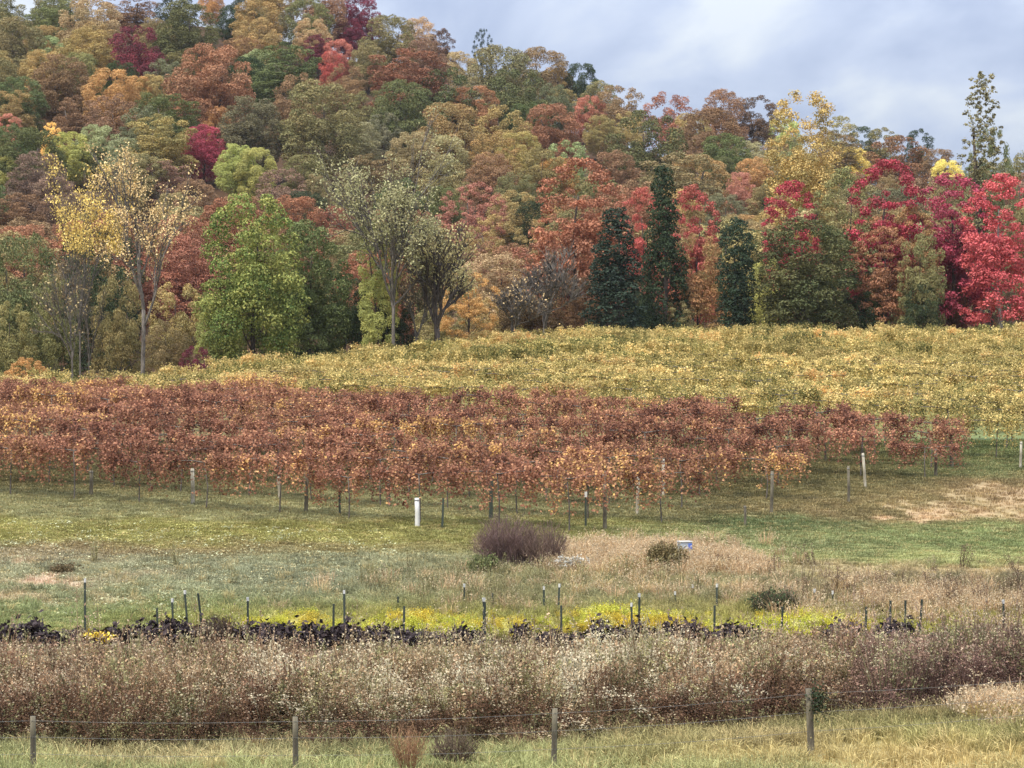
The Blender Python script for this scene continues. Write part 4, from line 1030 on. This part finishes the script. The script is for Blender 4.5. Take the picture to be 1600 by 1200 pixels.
def build_vines():
    ang = math.atan(-SL)
    cand = []
    k = 0
    while True:
        d0 = 76.7 + 3.1 * k                 # row's distance where X = 0
        if d0 > 185: break
        u = np.arange(-75, 75, 2.4) + (k * .83) % 2.4
        for a in u:
            X = a * math.cos(ang) + random.gauss(0, .08); Y = d0 + a * math.sin(ang)
            if Y < 70: continue
            x = 800 + F * X / Y
            if x < -500 or x > 2100: continue
            # rows end further to the right the higher they lie
            xend = np.interp(k, [0, 1, 2, 3, 4, 5, 6, 7, 8], [925, 1145, 1160, 1265, 1275, 1450, 1478, 3000, 3000])
            if k < 7 and x > xend: continue
            edge_l = np.interp(x, [-400, 0, 250, 420, 600, 800, 1000, 1300, 1600, 2000], [128, 124, 133, 142, 152, 163, 166, 166, 166, 166])
            if Y > edge_l: continue
            be = float(block_edge(X)) + 1.5 * math.sin(X * .9)
            red = Y < be
            cand.append((Y, X, k, red, x))
        k += 1
    cand.sort()
    vis = [c for c in cand if -45 < c[4] < 1645]
    hid = [c for c in cand if not (-45 < c[4] < 1645)]
    single, rest = vis[:298], vis[298:] + hid
    print('vines', len(vis), 'singles', len(single), 'red', sum(c[3] for c in vis))
    def look(c):
        Y, X, k, red, x = c
        nz = fbm(np.array(X * .35), np.array(Y * .3), 91)
        v = float(.02 + .95 * (nz - .4)) + random.gauss(0, .08)
        if red:
            if k == 0 and x < 330: v += .16
            v += .06 * math.exp(-((x - 960) / 90) ** 2) * (k < 3) - .03
            # leaves turn gold where the two blocks meet
            v += .10 * math.exp(-((Y - block_edge(X)) / 3) ** 2)
        else:
            v += -.05 + .12 * math.sin(k * 2.1) - .14 * math.exp(-((Y - 140) / 5) ** 2) + .7 * (float(fbm(np.array(X * .12), np.array(Y * .5), 93)) - .5)
            if k % 4 == 3: v -= .14
        return max(-.12, min(.38, v))
    rows = ['front', 'second', 'third']
    for c in single:
        Y, X, k, red, x = c
        cv, tk = (RED if red else YEL)[random.randrange(6)]
        s = random.uniform(.92, 1.1)
        if red and k in (2, 4) and random.random() < .06: continue
        hz = s * random.uniform(.82, 1.05)
        if red and 2 < k < 7 and x > 1180 + 45 * k: hz *= .84
        root = empty('grapevine', (X, Y, float(gz(X, Y))), ang + (math.pi if random.random() < .5 else 0), (s, s * random.uniform(.9, 1.25), hz))
        link(bpy.data.objects.new('trunk', tk), root)
        cr = link(bpy.data.objects.new('canopy', cv), root)
        cr.color = (look(c), min(1, max(0, random.gauss(.5, .16))), 0, 1)
        if red and k == 0 and x < 330: lab, grp = 'grapevine with gold and rust leaves, in the front row beside the mown grass', 'gold and rust vines of the front row'
        elif red and k < 3: lab, grp = 'rust red grapevine in the %s row of the lower block' % rows[k], 'rust red vines of the %s row' % rows[k]
        elif red: lab, grp = 'rust red grapevine in the middle of the lower vineyard block', 'rust red vines of the lower block'
        else: lab, grp = 'yellow grapevine in a low row of the upper block, next to the red vines', 'yellow vines next to the red block'
        tag(root, lab, 'grapevine', grp)
    # the many far vines: one object
    out = []
    for cv, tk in RED + YEL:
        me = cv.copy(); out.append(me)
    for mats, name in ((M_RED, 'red'), (M_YEL, 'yellow')): pass
    coll = proto_collection('far_vine', out)
    n = len(rest)
    P = np.array([(c[1], c[0], float(gz(c[1], c[0]))) for c in rest])
    idx = np.array([random.randrange(6) + (0 if c[3] else 6) for c in rest])
    s = rng.uniform(.9, 1.12, n)
    far = scatter('grapevine_rows', P, np.stack([np.zeros(n), np.zeros(n), np.full(n, ang)], 1), np.stack([s, s * 1.15, s * rng.uniform(.85, 1.1, n) * np.array([.72 if (c[2] % 4 == 3 and not c[3]) else 1 for c in rest])], 1), idx,
                  np.array([[look(c), min(1, max(0, random.gauss(.5, .24) + .3 * (float(fbm(np.array(c[1] * .5), np.array(c[0] * .9), 95)) - .5))), 0] for c in rest]), coll, 'rows of yellow grapevines covering the upper vineyard to the crest', 'grapevines')
    for me, m in zip(out, [0] * 6 + [1] * 6):
        me.materials.clear(); me.materials.append((M_RED_F, M_YEL_F)[m])
def far_variant(m):
    c = m.copy(); t = c.node_tree
    oi = [n for n in t.nodes if n.bl_idname == 'ShaderNodeObjectInfo'][0]
    a = attr(t, 'tint', 'INSTANCER')
    sp = [n for n in t.nodes if n.bl_idname == 'ShaderNodeSeparateColor'][0]
    t.links.new(a.outputs['Color'], sp.inputs[0]); t.nodes.remove(oi)
    return c
M_RED_F, M_YEL_F = far_variant(M_RED), far_variant(M_YEL)
build_vines()

def ordinal(n):
    return ['first', 'second', 'third', 'fourth', 'fifth', 'sixth', 'seventh', 'eighth', 'ninth', 'tenth', 'eleventh', 'twelfth', 'thirteenth', 'fourteenth', 'fifteenth', 'sixteenth', 'seventeenth', 'eighteenth', 'nineteenth', 'twentieth', 'twenty-first', 'twenty-second', 'twenty-third', 'twenty-fourth', 'twenty-fifth', 'twenty-sixth', 'twenty-seventh', 'twenty-eighth', 'twenty-ninth', 'thirtieth'][n]

# vineyard posts: x, top row, foot row, width in pixels, look
POSTS = [(142, 735, 774, 7, 'wood', 'pale wooden post at the gold leaved end of the front vine row'), (301, 732, 788, 7, 'pale', 'pale wooden post standing out against the gap in the front vine row'),
         (437, 745, 779, 6, 'pale', 'short-looking pale post behind the front vine row'), (478, 737, 800, 7, 'wood', 'olive wooden post among thin leaves of the front vine row'),
         (531, 768, 806, 4, 'steel', 'thin dark steel post in the front vine row'), (608, 730, 792, 6, 'wood', 'grey wooden post half hidden by red vines before the white post'),
         (652, 778, 823, 9, 'white', 'thick white post at the front of the red vines'), (691, 778, 826, 4, 'steel', 'thin dark post next to the thick white post'),
         (767, 748, 812, 7, 'steel', 'dark post with green foot behind the big brown bush'), (915, 770, 824, 4, 'tip', 'thin dark steel post with a white tip below the red vines'),
         (945, 736, 828, 7, 'wood', 'olive wooden end post of the front vine row'), (995, 742, 805, 5.5, 'pale', 'pale wooden end post standing on green grass past the front row'),
         (1036, 716, 775, 6, 'pale', 'bluish pale post inside the second red row'), (1164, 790, 822, 5, 'wood', 'low grey post on the grass below the orange end of the vines'), (1205, 736, 803, 6, 'wood', 'grey wooden post just past the orange end of the vines'),
         (1326, 728, 786, 5, 'wood', 'thin wooden post on bare grass below the middle vine ends'), (1352, 708, 763, 5, 'pale', 'whitish leaning post under the middle vine ends'), (1462, 700, 745, 6, 'wood', 'thin wooden post below the uppermost red vine end'),
         (1487, 676, 731, 7, 'wood', 'dark wooden end post of the uppermost red vine row'), (1594, 690, 732, 4.5, 'pale', 'pale post by the lone strip of turning vines'), (775, 652, 700, 5, 'wood', 'post top showing above the middle of the red vines'), (1290, 655, 720, 4, 'wood', 'faint post among the upper red vines')]
def build_posts():
    for x, yt, yb, w, look, label in POSTS:
        X, Y, Z = at_row(x, yb)
        H = max(.6, (yb - yt) * Y / F); r = w * Y / F / 2 * .85
        root = empty('vineyard_post', (X, Y, Z), random.uniform(0, 3))
        root.rotation_euler = (random.gauss(0, .02), (-.07 if 'leaning' in label else random.gauss(0, .025)), random.uniform(-.1, .1))
        mb = MB()
        if look in ('steel', 'tip'):
            mb.box((0, 0, H / 2 - .1), (r, .006, H / 2 + .1)); mb.box((0, .02, H / 2 - .1), (.006, .02, H / 2 + .1))
            mb.obj('post', M_STEEL, root)
            if look == 'tip':
                m2 = MB(); m2.box((0, .004, H - .06), (r * 1.2, .03, .09)); m2.obj('tip', M_WHITE, root)
        else:
            mb.tube([(0, 0, -.2), (0.01, 0, H * .5), (0, .01, H)], [r * 1.08, r, r * .95], 9)
            mb.obj('post', {'wood': M_WOOD, 'pale': M_POSTP, 'white': M_WHITE}[look], root)
            m2 = MB(); m2.tube([(0, 0, H * .92), (0, 0, H * .935)], [r * 1.1, r * 1.1], 8); m2.obj('wire_wrap', M_WIRE, root)
        tag(root, label, 'post', 'vineyard trellis posts')
build_posts()

# ------------------------------------------------------------------ garden: stakes, blackened plants
STAKES = [(133, 906, 982, 0, 1), (247, 950, 993, 0, 0), (271, 937, 990, 0, 1), (295, 924, 984, -.10, 1), (318, 926, 968, -.14, 0), (387, 935, 986, 0, 1), (521, 943, 980, 0, 0), (539, 924, 978, 0, 1), (622, 932, 953, 0, 0), (630, 947, 984, 0, 0),
          (725, 914, 946, 0, 1), (757, 936, 984, 0, 2), (770, 927, 956, 0, 0), (850, 918, 956, 0, 1), (872, 914, 958, 0, 1), (877, 946, 983, 0, 0), (988, 944, 985, 0, 1), (998, 929, 964, 0, 1), (1055, 926, 946, 0, 1), (1082, 915, 932, 0, 1),
          (1120, 914, 952, 0, 1), (1116, 946, 986, 0, 0), (1199, 926, 952, 0, 1), (1220, 948, 984, 0, 0), (1273, 922, 949, 0, 1), (1301, 925, 946, 0, 1), (1353, 948, 976, 0, 0), (1390, 938, 970, 0, 0), (1414, 938, 964, 0, 0), (1436, 936, 976, 0, 0), (1569, 939, 976, 0, 1)]
def build_stakes():
    for rear in (0, 1):
        sel = [s for s in STAKES if (s[2] < 960) == bool(rear)]
        for n, (x, yt, yb, lean, tip) in enumerate(sel):
            X, Y, Z = at_row(x, yb)
            if not rear: Y = 55.8 + .1 * math.sin(x); X = (x - 800) / F * Y; Z = float(gz(X, Y))
            H = (HY - yt) * Y / F - Z
            root = empty('garden_stake', (X, Y, Z)); root.rotation_euler = (random.gauss(0, .03), lean + random.gauss(0, .02), random.uniform(-.5, .5))
            wd = .026 * (1.6 if tip == 2 else 1)
            mb = MB(); mb.box((0, 0, H / 2 - .15), (wd, .005, H / 2 + .15)); mb.box((0, .024, H / 2 - .15), (.005, .018, H / 2 + .15)); mb.obj('stake', M_STEEL, root)
            if tip:
                m2 = MB(); m2.box((0, .012, H - .015), (wd * .9, .022, .045)); m2.obj('tip', M_WHITE, root)
            kind = ('leaning ' if lean else '') + ('green stake with white tip' if tip else 'plain dark green stake')
            tag(root, '%s, %s from the bare-soil end, %s garden line' % (kind, ordinal(n), 'far' if rear else 'near'), 'garden stake', 'garden stakes, %s line' % ('far' if rear else 'near'))
build_stakes()

def plant_mesh(seed, h=.5, w=.3, n=120, mat=None, size=.075):
    g = np.random.default_rng(seed); mb = MB(); st = MB()
    for k in range(6):
        an = g.uniform(0, 6.28); e = np.array([math.cos(an) * w * g.uniform(.2, .9), math.sin(an) * w * g.uniform(.2, .9), h * g.uniform(.6, 1)])
        t = np.linspace(0, 1, 4)[:, None]; pts = e * np.concatenate([t ** 1.4, t ** 1.4, t], 1)
        st.tube(pts, np.linspace(.014, .008, 4), 4)
        m = n // 6
        c = e + g.normal(0, 1, (m, 3)) * np.array([w * .32, w * .32, h * .17]) - np.array([0, 0, h * .1])
        mb.quads(leaf_quads(c, unit(g.normal(size=(m, 3)) + [0, -.2, .3]), size, .6, g), g.uniform(0, 1, m))
    return mb.mesh('leaves', mat), st.mesh('stems', mat)
def build_blackened():
    protos = [plant_mesh(400 + k, .5, .3, 130, M_BLACK) for k in range(5)]
    spots = [(8, 1.15), (28, .8), (53, 1.2), (74, .9), (90, .8), (102, 1.0), (118, .8), (132, .8), (146, .8), (172, 1.05), (190, .9), (208, .95), (226, 1.2), (241, .8)]
    x = 252
    while x < 1345:
        if not (332 < x < 372 or 765 < x < 812 or 1192 < x < 1290): spots.append((x, random.uniform(.7, 1.05) * (1.15 if 985 < x < 1060 else 1)))
        x += random.uniform(8, 13)
    spots += [(1378, 1.15), (1397, 1.35), (1408, .9), (1440, .6), (1465, .7), (1496, .7), (1520, .7), (1548, .7), (1575, .8), (1592, .8)]
    for i, (x, s) in enumerate(spots):
        Y = 55.0 + random.uniform(-.55, .5); X = (x - 800) / F * Y
        hs = random.choice((.6, .75, .85, 1.0)) if 250 < x < 1345 else .8
        root = empty('withered_plant', (X, Y, float(gz(X, Y))), random.uniform(0, 6.28), (s, s, s * hs * random.uniform(.85, 1.15)))
        a, b = protos[i % 5]
        link(bpy.data.objects.new('leaves', a), root); link(bpy.data.objects.new('stems', b), root)
        if x < 250: lab, grp = 'tall blackened plant standing clear in the thin end of the dark garden row', 'tall blackened plants before the mown field'
        elif x in (1378, 1397, 1408): lab, grp = 'tall black plant poking above the weeds past the yellow foliage', 'black plants past the yellow foliage'
        elif x > 1420: lab, grp = 'small blackened plant among brown weeds beyond the yellow foliage', 'blackened plants among brown weeds'
        else: lab, grp = 'blackened frost-killed plant in the dark row before the yellow foliage', 'blackened plants before the yellow foliage'
        tag(root, lab, 'garden plant', grp)
    ym = make_plain('bright_yellow_leaves', lin(236, 208, 60), .6, lin(214, 178, 60))
    a, b = plant_mesh(450, .3, .4, 150, ym, .06)
    for x, s in ((152, 1.0), (168, .8)):
        Y = 55.0; X = (x - 800) / F * Y
        root = empty('yellow_plant', (X, Y, float(gz(X, Y)) + .12), 1.0 + x, (s * 1.1, s * .8, s * .9))
        link(bpy.data.objects.new('leaves', a), root); link(bpy.data.objects.new('stems', b), root)
        tag(root, 'bright yellow drooping plant between blackened plants, the %s one' % ('wider' if s == 1 else 'smaller'), 'garden plant', 'bright yellow plants in the dark row')
build_blackened()

# ------------------------------------------------------------------ bushes
def twig_bush(seed, h, w, n, tint, name, loc, label, cat='bush', leaf=0, lcol=None, grey=M_GREY, wid=.009, upright=.6, flare=False):
    """many thin stems fanning from the ground"""
    g = np.random.default_rng(seed); mb = MB(); lf = MB()
    for k in range(n):
        an = g.uniform(0, 6.28); r = w * .33 * math.sqrt(g.uniform()); e = w * .5 * math.sqrt(g.uniform(.05, 1)) * g.uniform(.85, 1.1)
        p0 = np.array([r * math.cos(an), r * math.sin(an) * .8, -.03]); top = h * (1 - .42 * (e / (w * .5)) ** 2.4) * g.uniform(.5, 1.1)
        if flare: p0 *= .35; top = h * g.uniform(.55, 1.05) * (1 - .25 * e / (w * .5))
        p1 = np.array([e * math.cos(an), e * math.sin(an) * .8, top]); mid = p0 * (.5 - .2 * upright) + p1 * (.5 - .1 * upright) ; mid[2] = top * .55
        pts = np.stack([p0, mid, p1])
        mb.tube(pts, [wid, wid * .8, wid * .4], 3, g.uniform(0, 1), .3)
        for q in range(3):
            t = g.uniform(.4, .95); s = p0 + (p1 - p0) * t if t > .5 else mid
            e2 = s + np.array([g.normal(0, .1), g.normal(0, .1), g.uniform(.08, .25)]) * h
            mb.tube(np.stack([s, e2]), [wid * .6, wid * .3], 3, g.uniform(0, 1), .3)
        if leaf:
            c = pts[1] + (pts[2] - pts[1]) * g.uniform(0, 1, (leaf, 1)) + g.normal(0, .07, (leaf, 3))
            c[:, 2] = np.maximum(c[:, 2], .02)
            lf.quads(leaf_quads(c, unit(g.normal(size=(leaf, 3)) + [0, 0, .4]), .035, .6, g), g.uniform(0, 1, leaf), g.uniform(0, 1))
    root = empty(name, loc)
    m = make_instanced('stems_' + name, 'OBJECT')
    o = mb.obj('stems', m, root); o['tint'] = [float(v) for v in tint]
    if leaf:
        l = lf.obj('leaves', M_LEAF, root); set_leaf(l, lcol)
    return tag(root, label, cat)
def px_bush(x, ytop, ybase, wpx, n, col, seed, name, label, **kw):
    X, Y, Z = at_row(x, ybase); h = (ybase - ytop) * Y / F; w = wpx * Y / F
    return twig_bush(seed, h, w, n, np.array(lin(*col)) * .85, name, (X, Y, Z), label, **kw)
px_bush(790, 806, 886, 112, 430, (146, 120, 112), 501, 'twiggy_bush', 'big purplish brown leafless bush standing below the vineyard')
px_bush(848, 814, 888, 90, 240, (152, 128, 114), 502, 'twiggy_bush', 'smaller purplish brown bush joined to the side of the big bush')
px_bush(1042, 846, 892, 72, 260, (108, 98, 66), 503, 'leafy_bush', 'dark olive bush in front of the pale box', leaf=8, lcol='olive')
px_bush(1132, 866, 893, 60, 160, (120, 96, 76), 504, 'twiggy_bush', 'low brown bush in the straw grass past the pale box')
px_bush(345, 962, 1010, 62, 300, (112, 96, 84), 505, 'twiggy_bush', 'grey brown bush breaking the dark garden row')
px_bush(1210, 922, 962, 88, 320, (108, 98, 78), 506, 'leafy_bush', 'dark grey green bush behind the yellow foliage', leaf=4, lcol='dkgreen')
px_bush(1395, 1000, 1062, 70, 320, (112, 92, 86), 507, 'twiggy_bush', 'purplish grey bush in the weeds below the two black plants')
px_bush(128, 1000, 1050, 92, 420, (112, 86, 78), 508, 'twiggy_bush', 'dark maroon brown bush in the weeds below the bright yellow plant')
px_bush(710, 1132, 1202, 84, 110, (136, 118, 98), 509, 'twiggy_bush', 'grey brown bush on the grass near the wire fence')
px_bush(636, 1122, 1216, 74, 90, (186, 146, 112), 510, 'grass_clump', 'orange straw coloured grass clump beside the wire fence', cat='grass clump', wid=.005, flare=True)
px_bush(1555, 1096, 1132, 110, 260, (206, 184, 112), 511, 'grass_clump', 'pale yellow tall grass clump on the slope past the last fence post', cat='grass clump', wid=.006, flare=True)
px_bush(100, 884, 895, 50, 90, (110, 100, 72), 512, 'leafy_bush', 'low dark weed patch beside the bare soil in the mown field', leaf=6, lcol='dkbrown')
px_bush(755, 866, 898, 60, 140, (118, 122, 92), 513, 'leafy_bush', 'green weeds at the foot of the big purplish bush', leaf=8, lcol='green')
def flower_clump():
    X, Y, Z = at_row(893, 894); root = empty('flower_clump', (X, Y, Z)); mb = MB(); st = MB(); g = np.random.default_rng(5)
    for k in range(70):
        p = np.array([g.normal(0, .26), g.normal(0, .2), g.uniform(.18, .42)]); b = np.array([p[0] * .5, p[1] * .5, -.03])
        st.tube(np.stack([b, p]), [.006, .004], 3)
        card_cloud(mb, p, (.05, .05, .03), 6, .03, .3)
    mb.obj('blossoms', make_plain('grey_white_blossoms', lin(206, 204, 190, .9), .8), root); st.obj('stems', M_WIRE, root)
    tag(root, 'grey white flower clump beside the big purplish bush', 'flowers')
flower_clump()
def pale_box():
    X, Y, Z = at_row(1070, 878); root = empty('utility_box', (X, Y, Z), .15)
    h = 31 * Y / F; w = 19 * Y / F / 2
    mb = MB(); mb.box((0, 0, h / 2 - .05), (w, .2, h / 2 + .05)); mb.box((0, -.203, h * .5), (w * .8, .004, h * .35)); mb.obj('body', M_BOX, root)
    m2 = MB(); m2.box((0, 0, h + .014), (w * 1.08, .225, .012)); m2.obj('lid', M_WHITE, root)
    m3 = MB(); m3.box((w * .62, -.214, h * .8), (w * .3, .005, h * .14)); m3.obj('panel', M_BLUE, root)
    tag(root, 'pale grey box with a blue corner behind the dark olive bush', 'utility box')
pale_box()

# ------------------------------------------------------------------ wire fence
def build_fence():
    data = [(-348, 1120, 8), (52, 1119, 9), (462, 1120, 9), (865, 1107, 9), (1268, 1076, 11), (1672, 1050, 10)]
    Ys = [35.0, 35.0, 35.0, 35.2, 36.2, 37.4]
    root = empty('wire_fence', ((52 - 800) / F * 35, 35, float(gz((52 - 800) / F * 35, 35))))
    ox, oy, oz = root.location
    tops = []
    for (x, yt, w), Y in zip(data, Ys):
        X = (x - 800) / F * Y; Z = float(gz(X, Y)); zt = (HY - yt) * Y / F; r = w * Y / F / 2
        a, b = random.gauss(0, .012), random.gauss(0, .012)
        mb = MB(); H = zt - Z
        pts = [(a * t * H, b * t * H, t * H) for t in (0, .25, .5, .75, 1)]; pts[0] = (0, 0, -.35)
        mb.tube(pts, [r * 1.06, r * 1.02, r, r * .98, r * .93], 10)
        o = mb.obj('post', M_WOOD, root); o.location = (X - ox, Y - oy, Z - oz)
        tops.append((X + a * H, Y + b * H - r, Z, H))
    for hgt in (.93, .66, .38):
        mb = MB()
        for i in range(len(tops) - 1):
            p, q = tops[i], tops[i + 1]
            t = np.linspace(0, 1, 14)
            pts = np.stack([p[0] + (q[0] - p[0]) * t, p[1] + (q[1] - p[1]) * t, p[2] + p[3] * hgt + (q[2] + q[3] * hgt - p[2] - p[3] * hgt) * t - .03 * np.sin(t * math.pi)], 1) - np.array([ox, oy, oz])
            mb.tube(pts, np.full(14, .0022), 4)
            for k in range(1, 26):
                c = pts[0] + (pts[-1] - pts[0]) * k / 26 - np.array([0, 0, .03 * math.sin(k / 26 * math.pi)])
                mb.tube(np.stack([c + [-.008, 0, .018], c + [.008, 0, -.018]]), [.002, .002], 3)
        mb.obj('wire', M_WIRE, root)
    tag(root, 'barbed wire fence on weathered round wooden posts before the dry weeds', 'fence')
    # a creeper caught on the tallest post
    X, Y, Z, H = tops[4]
    r2 = empty('creeper', (X + .1, Y + .02, Z + H - .12)); g = np.random.default_rng(8); mb = MB(); st = MB()
    p = g.normal(size=(420, 3)) * np.array([.075, .06, .11]) + np.array([.03, 0, -.05])
    mb.quads(leaf_quads(p, unit(g.normal(size=(420, 3)) + [0, -.3, .3]), .021, .7, g), g.uniform(0, 1, 420), .5)
    for k in range(14):
        q, rr, _ = limb((0, 0, -.2), (g.normal(0, .5), g.normal(0, .3), .5), .5, .004, .002, g, 5, .4, .0); st.tube(q, rr, 3)
    q, rr, _ = limb((.05, 0, 0), (1, 0, -.1), .8, .005, .003, g, 8, .18, -.03); st.tube(q, rr, 3)
    l = mb.obj('leaves', M_LEAF, r2); set_leaf(l, 'cedar'); st.obj('stems', M_BARK, r2)
    tag(r2, 'dark green creeper tangled on the top of the tallest fence post', 'creeper')
build_fence()

# ------------------------------------------------------------------ the thin autumn haze in the air
def build_haze():
    m, t = mat_new('autumn_haze')
    out = N(t, 'ShaderNodeOutputMaterial'); v = N(t, 'ShaderNodeVolumePrincipled')
    v.inputs['Color'].default_value = (0.86, 0.89, 0.96, 1); v.inputs['Density'].default_value = 0.00006; v.inputs['Anisotropy'].default_value = 0.0
    t.links.new(v.outputs[0], out.inputs['Volume'])
    mb = MB(); mb.box((0, 2900, 55), (9500, 3300, 85)); o = mb.obj('haze', m)
    tag(o, 'thin pale autumn haze over the valley and hill', 'haze', None, 'stuff')
build_haze()
